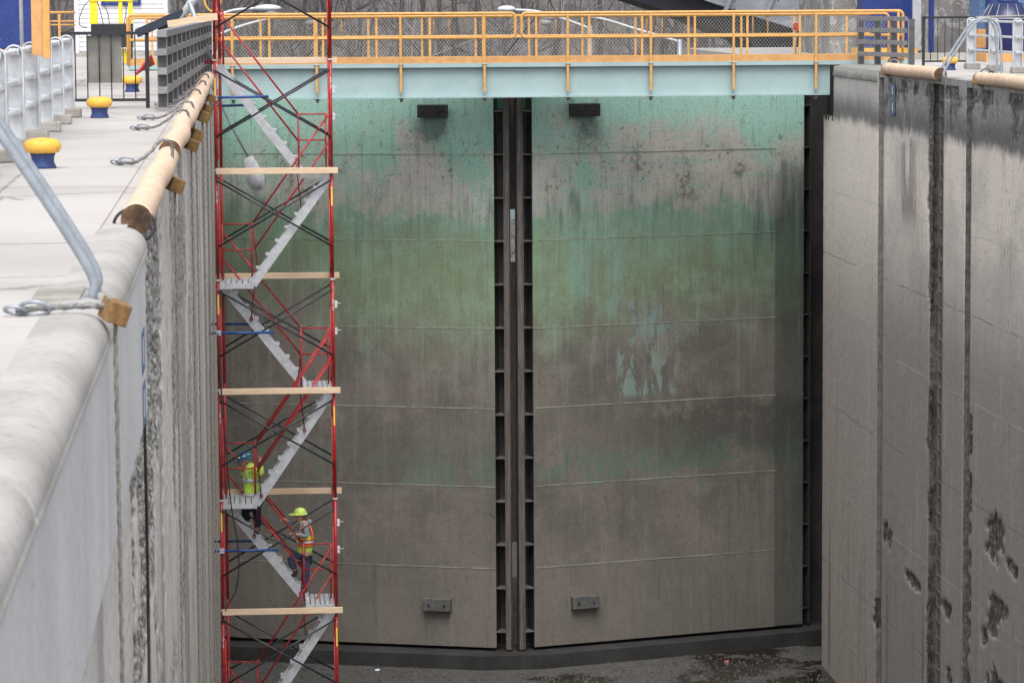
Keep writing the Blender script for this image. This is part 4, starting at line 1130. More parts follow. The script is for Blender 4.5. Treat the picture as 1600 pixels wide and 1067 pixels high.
# ------------------------------------------------------------------ cast guard railing on stone feet
def cast_post(par, x, y, mt):
    m = MB(); W, H, z0 = .088, .86, .12
    arch_o = [(x - W, y, z0), (x - W, y, z0 + H)] + arc((x, y, z0 + H), W, math.pi, 0, 10, (1, 0, 0), (0, 0, 1))[1:] + [(x + W, y, z0)]
    m.prism(arch_o, (0, .014, 0)).build('post_web', mt, par)
    m = MB()
    for a, b in zip(arch_o, arch_o[1:]):
        m.bar(Vector(a) + Vector((0, .007, 0)), Vector(b) + Vector((0, .007, 0)), .10, .016, up=(Vector(b) - Vector(a)).cross(Vector((0, 1, 0))))
    m.bar((x - W, y + .007, z0 + .01), (x + W, y + .007, z0 + .01), .12, .02)
    for z in (.42, .72):
        m.bar((x - .075, y - .012, z + .015), (x, y - .012, z - .025), .03, .02); m.bar((x, y - .012, z - .025), (x + .078, y - .012, z - .03), .03, .02)
    o = m.build('post_flange', mt, par)
    MB().box((x + .03, y + .02, .06), (.30, .30, .12)).build('stone_foot', M['pier_light'], par, bevel=.02)
def cast_railing(label, xs, ys, rails_out=True):
    t = thing('guard_railing', (xs, (ys[0] + ys[-1]) / 2, 0), label, 'railing', 'cast railings on stone feet')
    for y in ys: cast_post(t, xs, y, M['white_cast'])
    for a, b in zip(ys, ys[1:]):
        for z in (.40, .70, 1.0):
            m = MB(); m.box((xs, (a + b) / 2, z), (.085, abs(b - a) - .03, .045)); 
            r_ = m.build('rail', M['white_cast'], t, bevel=.015)
            for e in (a, b):
                s_ = 1 if e == a else -1
                m = MB(); m.box((xs, e + s_ * .05, z), (.11, .05, .07)); m.build('rail_socket', M['white_cast'], r_, bevel=.012)
    return t
cast_railing('grey white cast railing with arched posts along the left walkway', -2.36, [26.6, 29.0, 31.4, 33.8, 36.3, 38.7, 41.1, 43.5])
cast_railing('grey white cast railing on stone feet on the right wall, behind the ladder hoops', 15.1, [54, 57.6, 59.7, 61.8, 64.1, 66.2, 68.3])

# ------------------------------------------------------------------ dark grey grid barriers
def grid_barrier(label, posts, side, zb=.06, ro=.085, rw_=.05):
    a, b = Vector(posts[0]), Vector(posts[-1])
    t = thing('grid_barrier', (a + b) / 2, label, 'barrier', 'dark grey grid barriers')
    for p in posts:
        m = MB(); x, y = p[0], p[1]
        m.box((x, y, zb + .50), (.118, .02, 1.0)); m.build('post_web', M['fence_dark'], t); m = MB(); m.box((x - .065, y + .03, zb + .5), (.012, .08, 1.0)); m.box((x + .065, y + .03, zb + .5), (.012, .08, 1.0))
        m.box((x, y + .02, zb - .02), (.24, .18, .03))
        m.build('post_flanges', M['fence_grey'], t)
    for k, z in enumerate((.23, .49, .75, 1.0)):
        MB().bar((a.x + side * ro, a.y - .12, zb + z), (b.x + side * ro, b.y + .12, zb + z), rw_, .095).build('rail', M['fence_grey'], t, bevel=.004)
    return t
grid_barrier('dark grey grid barrier with many posts running along the left wall edge towards the footbridge', [(-1.17 + .03 * i, 45.6 + 1.95 * i, 0) for i in range(13)], 1, .06, .0, .136)
for i in range(13):       # return caps seen end on
    pass
grid_barrier('dark grey grid barrier of four posts on the right wall beside the footbridge end', [(13.50, 72.2, 0), (13.70, 71.3, 0), (13.88, 70.4, 0), (14.08, 69.5, 0)], -1, .04)

# ------------------------------------------------------------------ black picket gates
def picket_gate(label, x0, x1, y, n_, plate):
    t = thing('picket_gate', ((x0 + x1) / 2, y, 0), label, 'gate', 'black picket gates')
    z0, z1 = .12, 1.06
    MB().box(((x0 + x1) / 2, y, z1), (x1 - x0 + .06, .05, .045)).build('top_rail', M['black'], t)
    MB().box(((x0 + x1) / 2, y, z0), (x1 - x0, .04, .04)).build('bottom_rail', M['black'], t)
    hx = x1 if plate else x0
    MB().box((hx, y, .53), (.055, .05, 1.05)).build('hinge_post', M['black'], t)
    MB().box((x1 + x0 - hx, y, .53), (.035, .04, 1.05)).build('latch_post', M['black'], t)
    for i in range(1, n_):
        x = x0 + (x1 - x0) * i / n_
        MB().tube([(x, y, z0), (x, y, z1)], .0095, 6).build('picket', M['black'], t)
    if plate:
        xa, xb = at(136, 90, y).x, at(190, 90, y).x
        za, zc = at(160, 130, y).z, at(160, 56, y).z
        o = MB().box(((xa + xb) / 2, y + .04, (za + zc) / 2), (xb - xa, .008, zc - za)).build('sign_plate', M['sign_grey'], t, bevel=.003)
    return t
picket_gate('black picket gate carrying a blank grey metal plate across the left walkway', at(99, 100, 47).x, at(230, 100, 47).x, 47.0, 7, True)
picket_gate('black picket gate at the end of the right grid barrier, before the concrete tower', at(1443, 60, 70.5).x, at(1521, 60, 70.5).x, 70.5, 7, False)

# ------------------------------------------------------------------ log bumpers, mooring blocks and drop ropes
def log_bumper(label, x, y0, y1, z, r, wob=.02, seed=0):
    t = thing('log_bumper', (x, (y0 + y1) / 2, z), label, 'log', 'peeled log bumpers on the wall edges')
    n_ = max(14, int((y1 - y0) / .25)); pts = []; rs = []
    for i in range(n_ + 1):
        y = y0 + (y1 - y0) * i / n_
        pts.append((x + wob * noise.noise(Vector((y * .35, seed, 0))), y, z + wob * .8 * noise.noise(Vector((y * .35, seed, 9)))))
        rs.append(r * (1 + .07 * noise.noise(Vector((y * .8, seed, 3))) + .03 * noise.noise(Vector((y * 3, seed, 3)))))
    MB().tube(pts, rs, 18).build('bark_free_trunk', M['log'], t)
    m = MB()
    for e, s_ in ((0, -1), (n_, 1)):
        c = Vector(pts[e]); m = MB(); m.tube([c + Vector((0, s_ * .001, 0)), c + Vector((0, s_ * .006, 0))], rs[e] * 1.0, 18); m.build('cut_end', M['log_end'], t)
    return t
log_bumper('nearest peeled log lying on the left coping beyond the smooth repair', -.775, 22.6, 31.6, .02, .108, .03, 1)
log_bumper('second peeled log along the left coping, under two short mooring ropes', -.755, 31.7, 41.0, .075, .108, .03, 2)
log_bumper('third peeled log along the left coping, beside the dark picket gate', -.75, 41.1, 50.5, .075, .115, .03, 3)
log_bumper('farthest peeled log on the left coping, ending at the red scaffold', -.75, 50.6, 62.0, .075, .115, .03, 4)
log_bumper('split peeled log with hollow end on the right wall, left of the ladder', 12.90, 60.95, 66.15, .065, .125, .02, 5)
log_bumper('peeled log on the right wall at the picture edge, right of the ladder', 12.90, 50.4, 57.7, .065, .115, .02, 6)

def mooring(label, x, y, z, sz, ring, side, rope_to, mat_rope='rope', rr=.011, tilt=.35, lg=''):
    """a hardwood block over the wall edge on a short eye rope, a drop rope hanging down the wall"""
    t = thing('mooring_rope', (ring[0], ring[1], 0), label, 'mooring rope', 'short eye ropes over the wall edge')
    rz = Matrix.Rotation(tilt, 3, 'Y') @ Matrix.Rotation(.3, 3, 'Z')
    top = Vector((x, y, z))
    p = [Vector(ring) + Vector((0, 0, .02))] + [Vector((ring[0] + (x - ring[0]) * f, y + .02 * (-1) ** i, h)) for i, (f, h) in enumerate(((.35, .05), (.60, .14), (.74, .225), (.87, .245), (.96, .18)) if y > 20 else ((.35, .04), (.7, .05), (.9, .045)))] + [Vector((x - .02 * side, y, z + sz * .55))]
    MB().tube(spline(p, 10), .0145, 9, lobes=3, pitch=.09, lob=.28).build('eye_rope', M['grey_rope'], t)
    m = MB(); m.ring(Vector(ring) + Vector((0, 0, .02)), .045, .009, (0.15, .5, 1), 16, (1.2, 1)); m.ring(Vector(ring) + Vector((.09 * side, 0, .025)), .05, .010, (0.1, .9, .6), 16, (1.5, .9))
    m.build('shackle_rings', M['galv'], t)
    blk = MB().box(top, (sz * .85, sz * 1.4, sz * .85), rz).build('wooden_block', M['block'], t, bevel=.006)
    if rope_to:
        n_ = int((z - rope_to) / .035) if y < 35 else int((z - rope_to) / .06); xx = x + .00
        pts = [(xx + .004 * math.sin(q * .03), y + .01 * math.sin(q * .02), z - sz * .4 - (z - sz * .4 - rope_to) * q / n_) for q in range(n_ + 1)]
        MB().tube(pts, rr, 8, lobes=3, pitch=.11, lob=.3).build('drop_rope', M[mat_rope], t)
    return t
mooring('blurred near mooring rope with brown block over the smooth left coping', -.655, 15.9, .02, .125, (-1.13, 15.9, .01), 1, -6.5, rr=.0095)
mooring('mooring rope with brown block on the nearest left log, twisted over its end', -.68, 30.2, -.16, .15, (-1.22, 30.6, .01), 1, -9)
mooring('upper of two close mooring ropes on the second left log', -.665, 41.8, -.17, .155, (-1.36, 42.3, .01), 1, -12, rr=.0125)
mooring('lower of two close mooring ropes on the second left log', -.67, 38.6, -.16, .15, (-1.33, 38.9, .01), 1, -12, rr=.012)
mooring('mooring rope with broad brown block on the third left log, chain ring behind it', -.66, 47.6, -.14, .18, (-1.30, 47.9, .01), 1, -12, rr=.013)
mooring('small mooring rope whose brown block hangs low under the third left log', -.655, 52.6, -.20, .16, (-1.05, 52.9, .01), 1, -12, rr=.013)
mooring('farthest left mooring rope, its block touching the scaffold posts', -.66, 57.5, -.17, .16, (-1.2, 57.9, .01), 1, -12, rr=.013)
mooring('mooring rope with brown block on the split right log, beside a black hose loop', 12.86, 66.0, .0, .17, (13.75, 66.2, .03), -1, None)
mooring('mooring rope with brown block on the right log at the picture edge', 12.86, 57.5, .02, .17, (13.7, 57.7, .03), -1, None)
def hose(label, c, rx, rz, y, r=.016, a0=-.35, a1=math.pi + .35):
    pts = [(c[0] + rx * math.cos(a0 + (a1 - a0) * i / 24), y + .06 * i / 24, c[1] + rz * math.sin(a0 + (a1 - a0) * i / 24)) for i in range(25)]
    return tag(MB().tube(pts, r, 8).build('hose_loop', M['rubber']), label, 'hose', 'black hose loops on the coping')
hose('black hose loop curling over the end of the nearest left log', (-.79, -.02), .14, .115, 22.6, .012, -1.0, math.pi * .96)
hose('black hose loop on the left edge below the red wall tie', (at(305, 118, 61.5).x, .03), .17, .17, 61.5)
hose('black hose loop standing up behind the split right log', (at(1398, 100, 66.6).x, .08), .155, .20, 66.6)
hose('small black hose loop on the right wall behind the edge log', (at(1549, 120, 58.2).x, .03), .07, .14, 58.2)

# ------------------------------------------------------------------ recessed ladders with hoop handrails
M['ladder_steel'] = simple('silted_ladder_steel', (0.17, 0.165, 0.165), (0.11, 0.105, 0.10), 3, .8, coord='pos')
def ladder(label, x, y, side, zb, n_r, y2):
    t = thing('wall_ladder', (x, y, zb), label, 'ladder', 'wall ladders with hoop handrails')
    for yy in (y, y + y2):
        m = MB(); m.box((x + .02 * side, yy, (zb + .02) / 2), (.055, .016, .02 - zb)); m.build('stile', M['ladder_steel'] if side > 0 else M['galv'], t)
        b = Vector((x + .0 * side, yy, .0))
        pts = spline([b, b + Vector((.03 * side, 0, .18)), b + Vector((.46 * side, 0, .86)), b + Vector((.62 * side, 0, 1.04)), b + Vector((.80 * side, 0, 1.10)), b + Vector((.97 * side, 0, 1.02)), b + Vector((1.05 * side, 0, .82)), b + Vector((1.08 * side, 0, .3)), b + Vector((1.08 * side, 0, .01))], 6)
        MB().tube(pts, .025, 10).build('hoop_handrail', M['grey_rail'], t)
        MB().box((x + 1.08 * side, yy, .012), (.13, .13, .02)).build('foot_plate', M['galv'], t)
    for i in range(n_r):
        z = -.12 - .30 * i
        m = MB(); m.tube([(x + .01 * side, y - .012, z), (x + .01 * side, y + y2 + .012, z)], .013, 7); m.build('rung', M['ladder_steel'] if side > 0 else M['galv'], t)
    return t
ladder('galvanised ladder with twin grey hoop handrails in the ragged recess of the right wall', 12.93, 60.76, 1, -13.4, 44, .36)
ladder('blurred nearest ladder handrails leaning over the smooth left coping', -.80, 16.75, -1, -1.2, 3, .42)
tag(MB().box((-.98, 16.95, .012), (.24, .66, .02)).build('ladder_base_plate', M['pier_light']), 'worn grey base plate under the nearest left handrails', 'base plate')

# painted station marks on the walls
def station_mark(label, x, y, sx, z0):
    t = thing('station_mark', (x, y, z0), label, 'painted mark', 'blue painted marks on the walls')
    xx = x + sx * .004
    h = .27
    for k, zt in enumerate((z0, z0 - .34)):
        m = MB()
        for (ya, yb, za, zb) in ((0, .46, -.035, 0), (0, .46, -h, -h + .035), (0, .09, -h + .035, -.035), (.37, .46, -h + .035, -.035)):
            m.box((xx, y + (ya + yb) / 2, zt + (za + zb) / 2), (.004, yb - ya, zb - za))
        m.build('numeral_outline', M['blue_sign'], t)
        MB().box((xx, y + .23, zt - h / 2), (.003, .10, h - .1)).build('numeral_centre', M['white_paint'], t)
    return t
station_mark('faded blue and white painted mark high on the right wall under the split log', 12.9 - .012, 65.25, -1, -.22)
station_mark('blurred blue and white painted mark on the smooth repair of the left wall', -.70, 21.0, 1, -.60)

# ------------------------------------------------------------------ lock machinery, hut, hoist
def bolt_line(par, pts, r, mat):
    m = MB()
    for p in pts: m.ball(p, r, 6, 4)
    return m.build('bolt_row', mat, par)
nb = thing('gate_machine_housing', (-5.7, 60, 0), 'large navy blue steel housing on an orange base at the upper left', 'machine housing')
xa, xb = -8.4, at(49, 30, 58).x
MB().box(((xa + xb) / 2, 60, 2.45), (xb - xa, 4, 3.5)).build('steel_casing', M['navy'], nb, bevel=.02)
MB().box(((xa + xb) / 2, 60, .345), (xb - xa + .12, 4.1, .69)).build('base_skirt', M['kick'], nb, bevel=.02)
bolt_line(nb, [(xb - .1 - i * .11, 57.995, zz) for i in range(14) for zz in (.86, 1.33)], .009, M['blue_sign'])
ob = thing('gauge_board', (-2.41, 38.9, .9), 'tall orange channel board standing above the left cast railing', 'board')
MB().box((at(58, 50, 35.7).x, 35.7, .935 + 1.3), (.115, .10, 2.6)).build('channel', M['kick'], ob, bevel=.004)
MB().box((at(72, 50, 35.7).x, 35.72, .905 + 1.3), (.085, .12, 2.6)).build('channel', M['orange_rail'], ob, bevel=.004)
m = MB()
for i in range(60): m.ball((at(65.5, 50, 35.7).x, 35.645, 1.0 + i * .04), .006, 5, 4)
m.build('bolt_row', M['lamp_grey'], ob)
wp = MB().tube([(-2.46, 36.5, .98), (-2.47, 36.5, 3.6)], .021, 10).build('slender_pole', M['white_cast'])
tag(wp, 'slender grey white pole rising from the left cast railing in front of the navy housing', 'pole')

hut = thing('white_hut', (-3.5, 93, 0), 'small white clapboard hut with blue framed window behind the left walkway', 'hut')
YH = 91.5
hx0, hx1 = at(117, 50, YH).x, at(262, 50, YH).x
MB().box(((hx0 + hx1) / 2, YH + 1.6, 1.55), (hx1 - hx0, 3.1, 2.9)).build('wall', M['white_paint'], hut)
m = MB()
for i in range(22):
    z = .16 + .128 * i
    m.prism([(hx0 + .1, YH + .049, z), (hx0 + .1, YH + .022, z), (hx0 + .1, YH + .038, z + .124), (hx0 + .1, YH + .049, z + .122)], (hx1 - hx0 - .2, 0, 0))
m.build('clapboard_siding', M['white_paint'], hut)
for x in (hx0 + .05, hx1 - .05): MB().box((x, YH + .02, 1.55), (.12, .05, 2.9)).build('corner_board', M['white_paint'], hut)
MB().box(((hx0 + hx1) / 2, YH + 1.6, .06), (hx1 - hx0 + .1, 3.2, .16)).build('plinth', M['pier_light'], hut)
wx0, wx1 = at(158, 5, YH).x, at(220, 5, YH).x
zwin = at(190, 9, YH).z
wf = MB(); wc = (wx0 + wx1) / 2; ww = wx1 - wx0
wf.box((wc, YH + .0, zwin + .04), (ww, .06, .08)); wf.box((wc, YH, zwin + .96), (ww, .06, .08))
wf.box((wx0 + .04, YH, zwin + .5), (.08, .06, .84)); wf.box((wx1 - .04, YH, zwin + .5), (.08, .06, .84))
wf = wf.build('window_frame', M['navy'], hut)
MB().box((wc, YH + .015, zwin + .5), (ww - .16, .02, .84)).build('pane', M['sign_grey'], wf)
MB().prism([(hx0 - .2, YH - .3, 2.95), (hx1 + .2, YH - .3, 2.95), ((hx0 + hx1) / 2, YH - .3, 4.0)], (0, 3.8, 0)).build('roof', M['sign_grey'], hut)

ho = thing('hoist_frame', (at(174, 90, 80).x, 80.5, 0), 'bright yellow post frame on a black steel box in front of the white hut', 'hoist')
YO = 80.0
def q(px, py, Y=YO): return at(px, py, Y)
zt_, zb_ = q(170, 38).z, q(170, 75).z
MB().box(((q(142, 50).x + q(207, 50).x) / 2, YO + .3, (zt_ + zb_) / 2), (q(207, 50).x - q(142, 50).x, .6, zt_ - zb_)).build('black_box', M['black'], ho, bevel=.01)
MB().box((q(203, 60).x, YO + .1, q(0, 80).z), (.12, .12, .42)).build('leg', M['black'], ho)
MB().bar((q(193, 78).x, YO + .2, q(0, 78).z), (q(196, 95).x, YO + .2, .02), .1, .1).build('leg', M['bright_yellow'], ho)
MB().box((q(146, 90).x, YO + .3, .30), (.12, .5, .62)).build('leg', M['black'], ho)
for a, b in ((140, 152), (185, 191), (200, 207)):
    MB().box(((q(a, 10).x + q(b, 10).x) / 2, YO + .1, zt_ + .62), (q(b, 10).x - q(a, 10).x, .1, 1.24)).build('post', M['bright_yellow'], ho, bevel=.006)
MB().box(((q(140, 10).x + q(207, 10).x) / 2, YO + .04, q(0, 2).z), (q(207, 10).x - q(140, 10).x, .04, .04)).build('cross_bar', M['bright_yellow'], ho)
for pts in (((141, 0), (133, 8), (127, 20), (124, 30), (124, 38), (128, 42), (136, 43)), ((152, 2), (157, 20), (162, 40)), ((160, 5), (168, 20), (171, 38)), ((196, 2), (197, 20), (194, 38))):
    MB().tube(spline([q(x, y, YO - .1) for x, y in pts], 5), .011, 6).build('hanging_cable', M['rubber'], ho)

# red scaffold tubes stacked on the walkway
for i in range(5):
    a = at(213 + i * 1.5, 116 - i * 1.2, 53.5 + i * .12); b = at(236 + i, 88 + i * 3, 53.9 + i * .12)
    tb = MB().tube([a, b], .022, 8).build('scaffold_tube', M['red'])
    tag(tb, 'one of the loose red scaffold tubes propped behind the black picket gate', 'tube', 'red tubes propped behind the picket gate')

# folding lamp mast laid over the chamber
lm = thing('folding_lamp_mast', (at(270, 60, 65.4).x, 65.4, 0), 'tilted lamp mast with white pole and long grey arm lowered over the chamber', 'lamp mast')
YL = 65.4
def qq(px, py, Y=YL): return at(px, py, Y)
MB().bar(qq(213, 53), qq(287, 20), .16, .17, up=(0, 0, 1)).build('counterweight_beam', simple('navy_black_steel', (0.02, .03, .05), (.03, .04, .065), 6, .5), lm, bevel=.01)
MB().prism([qq(247, 38), qq(268, 32), qq(266, 52), qq(246, 52)], (0, .2, 0)).build('counterweight_box', M['black'], lm)
MB().tube([qq(280, 33), qq(308, -8), qq(330, -42)], .085, 14).build('white_pole', M['white_paint'], lm)
MB().tube([qq(296, 4, 65.2), qq(329, 95, 65.2)], .052, 10).build('grey_strut', M['galv'], lm)
MB().bar((qq(266, 40).x, YL + .2, qq(266, 40).z), (qq(266, 40).x - .1, YL + .2, 0), .1, .1).build('stand', M['black'], lm)
arm_ = MB().tube([qq(289, 49), qq(325, 120), qq(338, 147), qq(362, 198), qq(388, 247)], [.036, .032, .028, .024, .021], 10).build('lamp_arm', M['galv'], lm)
d_ = (qq(405, 300) - qq(387, 245)).normalized(); w_ = d_.cross(Vector((0, 1, 0))).normalized()
c0 = qq(387, 245); sec = ((0, .085, .05), (.02, .10, .06), (.30, .17, .10), (.48, .185, .10), (.62, .15, .09), (.70, .08, .06), (.715, .02, .02))
vs_ = []; fs_ = []; sg_ = 16
for (L_, a_, b_) in sec:
    for k in range(sg_):
        t_ = 2 * math.pi * k / sg_
        ca, sa = math.cos(t_), math.sin(t_)
        vs_.append(c0 + d_ * L_ + w_ * (a_ * abs(ca) ** .45 * (1 if ca > 0 else -1)) + Vector((0, 1, 0)) * (b_ * abs(sa) ** .45 * (1 if sa > 0 else -1)))
for i in range(len(sec) - 1):
    for k in range(sg_):
        k2 = (k + 1) % sg_; fs_.append((i * sg_ + k, i * sg_ + k2, (i + 1) * sg_ + k2, (i + 1) * sg_ + k))
fs_.append(tuple(range(sg_)))
lh = MB().add(vs_, fs_, True).build('lamp_head', M['white_cast'], lm)
gm = MB(); c1 = c0 + d_ * .47 + Vector((0, -.085, 0))
Mg = Matrix((w_, Vector((0, 1, 0)), d_)).transposed()
vv = MB().ball((0, 0, 0), .15, 16, 10, (1.0, .7, 1.35))
gm.add([Mg @ Vector(p) + c1 for p in vv.v], vv.f, True); gm.build('glass_refractor', M['glass'], lh)

# ------------------------------------------------------------------ right side machinery and tower
tw = thing('concrete_tower', (16.5, 89, 0), 'tall stained concrete tower wall behind the right walkway', 'tower')
YT = 86.0
tx0, tx1 = at(1297, 30, YT).x, at(1535, 30, YT).x
MB().box(((tx0 + tx1) / 2, YT + 2.5, 6.5), (tx1 - tx0, 5, 13.2)).build('wall', M['tower'], tw, bevel=.03)
MB().box((at(1362, 0, YT).x, YT - .04, 6.6), (at(1370, 0, YT).x - at(1356, 0, YT).x, .06, 13)).build('conduit_strip', M['white_cast'], tw)
MB().box((at(1374, 0, YT).x, YT - .06, 7.5), (.24, .1, 12)).build('dark_channel', M['black'], tw)
MB().box((at(1432, 0, YT).x, YT - .04, 6.6), (.22, .06, 13)).build('pale_strip', M['white_cast'], tw)
wc_ = MB().box((at(1385, 50, 84.6).x, 84.9, .75), (at(1423, 50, 84.6).x - at(1347, 50, 84.6).x, .9, 1.46)).build('steel_casing', M['navy'])
cab = thing('control_cabinet', world_loc(wc_), 'navy control cabinet on a yellow base behind the footbridge railing', 'cabinet')
wc_.parent = cab
MB().box((at(1385, 50, 84.6).x, 84.85, .10), (1.55, 1.05, .2)).build('yellow_base', M['yellow'], cab)
np_ = MB(); px_ = at(1455, 40, 83).x
np_.box((px_, 83, 2.3), (.12, .12, 4.6)); np_.box((px_, 83, .02), (.3, .3, .04))
tag(np_.build('navy_post', M['navy']), 'thin navy blue steel post standing before the concrete tower', 'post')
YM = 75.0
rm = thing('capstan_machine', (at(1590, 60, YM).x, YM + .8, 0), 'navy blue round machine with ribbed dome and orange base at the right edge', 'machine')
mx = at(1588, 60, YM).x; my = YM + .9
MB().lathe([(.50, .18), (.50, .95), (.54, .97), (.54, 1.02), (.48, 1.03)], (mx, my, 0), 36).build('round_casing', M['navy'], rm)
MB().lathe([(.60, 1.0), (.575, 1.06), (.42, 1.32), (.20, 1.38), (.02, 1.39)], (mx, my, 0), 36).build('dome', simple('blue_black_dome', (.01, .015, .06), (.015, .02, .09), 5, .3), rm)
for i in range(14):
    a = 2 * math.pi * i / 14; ca, sa = math.cos(a), math.sin(a)
    MB().tube([(mx + .61 * ca, my + .61 * sa, 1.0), (mx + .58 * ca, my + .58 * sa, 1.07), (mx + .43 * ca, my + .43 * sa, 1.325)], .011, 6).build('dome_rib', M['galv'], rm)
MB().lathe([(.24, 1.36), (.20, 1.46), (.10, 1.50), (.02, 1.5)], (mx, my, 0), 24).build('dome_cap', M['bollard_blue'], rm)
MB().lathe([(.56, 1.02), (.60, 1.01), (.60, .985), (.56, .975)], (mx, my, 0), 36).build('collar', M['galv'], rm)
MB().box((mx, my, .10), (1.25, 1.15, .2)).build('orange_base', M['orange_rail'], rm, bevel=.01)
mt_ = thing('navy_tower', (at(1575, 20, 80).x, 81, 0), 'tall navy blue steel tower with riveted edges behind the round machine', 'tower')
MB().box(((at(1548, 20, 80).x + 22.0) / 2, 81, 4.0), (22.0 - at(1548, 20, 80).x, 1.8, 8)).build('steel_casing', M['navy'], mt_, bevel=.02)
MB().box(((at(1532, 20, 80.5).x + at(1548, 20, 80.5).x) / 2, 81.2, 4.0), (at(1548, 20, 80.5).x - at(1532, 20, 80.5).x, 1.2, 8)).build('weathered_flange', M['blue_sign'], mt_)
MB().box((at(1572, 20, 79.9).x, 80.05, 4.0), (.06, .1, 8)).build('rib', M['navy'], mt_)
MB().box((at(1598, 20, 79.9).x, 80.05, 4.0), (.18, .08, 8)).build('weathered_flange', M['blue_sign'], mt_)
br = MB().box((at(1541, 70, 77).x, 77.2, .52), (.42, .5, .44)).build('valve_box', M['kick'])
tag(br, 'small orange box standing between the right railing posts', 'box')
# low concrete steps behind the right walkway
st = MB(); st.box((16.8, 79.5, .07), (5.5, 1.2, .14)); 
tag(st.build('low_kerb', M['pier_light']), 'low pale concrete kerb behind the right picket gate', 'kerb')
tg = MB().tube([at(1521, 27, 70.5), at(1600, 25, 70.5)], .018, 6).build('chain_bar', M['pier_light'])
tag(tg, 'thin pale bar running right from the top of the right picket gate', 'bar')

# ------------------------------------------------------------------ steel arch behind the tower
def riv():
    n = NT('riveted_grey_plate'); p = n.pos()
    v = n.n('ShaderNodeTexVoronoi'); n.l(n.scl(p, (1, 0.001, 1)), v.inputs['Vector']); v.inputs['Scale'].default_value = 3.6; v.inputs['Randomness'].default_value = .35
    d = n.math('LESS_THAN', v.outputs['Distance'], .13)
    a = n.noise(p, 1.2, 6, .6)
    col = n.mix(n.mr(a, .4, .6), (.27, .28, .32), (.20, .21, .24))
    col = n.mix(n.math('MULTIPLY', d, .7), col, (.06, .06, .07))
    n.bump(v.outputs['Distance'], .4, .05)
    return n.done(col, .6)
ar = thing('steel_arch', (at(1150, 60, 100).x, 101, -2), 'dark and grey riveted steel arch behind the right half of the footbridge', 'steel arch')
YA = 100.0
def qa(px, py, Y=YA): return at(px, py, Y)
MB().prism([qa(*p) for p in ((1030, -24), (1120, 7), (1211, 36), (1250, 48), (1300, 40), (1345, 12), (1420, -60), (1420, -300), (500, -300), (760, -110))], (0, .3, 0)).build('riveted_web', riv(), ar)
for a, b in (((1133, 18), (1152, -30)), ((1197, 22), (1215, -30)), ((1255, 25), (1275, -30))):
    MB().bar(qa(*a, YA - .08), qa(b[0] + 60, b[1] - 150, YA - .08), .12, .12).build('stiffener', M['riveted'], ar)
dk_ = simple('blue_black_chord', (.012, .015, .024), (.022, .026, .038), 1, .6, coord='pos')
MB().prism([qa(*p, 100.5) for p in ((700, -150), (960, -9), (1072, 26), (1145, 57), (1172, 66), (1186, 84), (1300, 88), (1297, 46), (1250, 49), (1211, 37), (1120, 8), (1030, -23))], (0, 5.0, 0)).build('arch_chord', dk_, ar)
pr_ = MB().box((at(1300, 80, 101).x - .5, 103, -7.5), (5, 5, 14.2)).build('arch_abutment', M['tower'], ar)

# disc signals on the railings
def disc(label, px, py, Y, r, n_, rot):
    c = at(px, py, Y); t = thing('signal_disc', c, label, 'signal disc')
    m = MB(); pts = [c + Vector((r * math.cos(rot + 2 * math.pi * i / n_), 0, r * 1.15 * math.sin(rot + 2 * math.pi * i / n_))) for i in range(n_)]
    m.prism(pts, (0, .02, 0)).build('red_face', M['red'], t)
    pts = [c + Vector((1.13 * r * math.cos(rot + 2 * math.pi * i / n_), .021, 1.13 * r * 1.15 * math.sin(rot + 2 * math.pi * i / n_))) for i in range(n_)]
    MB().prism(pts, (0, .012, 0)).build('pale_rim', M['white_paint'], t)
    MB().tube([(c.x, c.y + .05, c.z + .02), (c.x, c.y + .05, .1)], .015, 6).build('stem', M['galv'], t)
disc('red disc with pale rim behind the right end of the footbridge railing', 1244, 42, 75, .085, 20, 0)
disc('red diamond marker beside the scaffold at the left end of the footbridge', 322, 45, 75, .11, 4, math.pi / 2)
hp = MB(); cc = at(332, -8, 71.5); hp.ring(cc, .19, .02, (0, 1, 0), 24, (1.0, 1.9))
tag(hp.build('ladder_hoop', M['yellow']), 'slim yellow oval hoop behind the top of the left scaffold posts', 'hoop')

# ------------------------------------------------------------------ street lamps below the lock
def cobra(label, head_a, head_b, arm_pts, Y):
    p = at(*arm_pts[-1], Y)
    t = thing('street_lamp', (p.x, Y, -14.2), label, 'street lamp', 'street lamps below the lock')
    MB().tube([(p.x, Y, -14.2), (p.x, Y, p.z + .1)], .10, 10).build('pole', M['galv'], t)
    MB().tube(spline([at(*a, Y) for a in arm_pts], 6), .055, 8).build('arm', M['lamp_grey'], t)
    a, b = at(*head_a, Y), at(*head_b, Y); m = MB(); c = (a + b) / 2; L = abs(b.x - a.x) / 2
    m.ball(c, 1, 16, 8, (L, .26, .14)); h = m.build('lamp_head', M['white_cast'], t)
    MB().ball(c + Vector((L * .2 * (1 if a.x > b.x else -1), 0, -.15)), 1, 12, 8, (.26, .2, .18)).build('glass', M['glass'], h)
cobra('street lamp head just above the railing beside the scaffold', (440, 14), (396, 13), ((400, 14), (370, 16), (345, 23), (333, 32)), 120)
cobra('street lamp head with long curved arm seen through the scaffold', (508, 28), (452, 27), ((455, 27), (420, 30), (375, 42), (336, 57)), 122)
cobra('street lamp head above the middle of the footbridge railing', (777, 14), (806, 16), ((803, 16), (840, 19), (880, 30), (921, 45)), 120)
cobra('street lamp with glass hanging behind the middle footbridge mesh', (842, 26), (872, 29), ((868, 27), (930, 28), (1000, 48), (1062, 66)), 124)

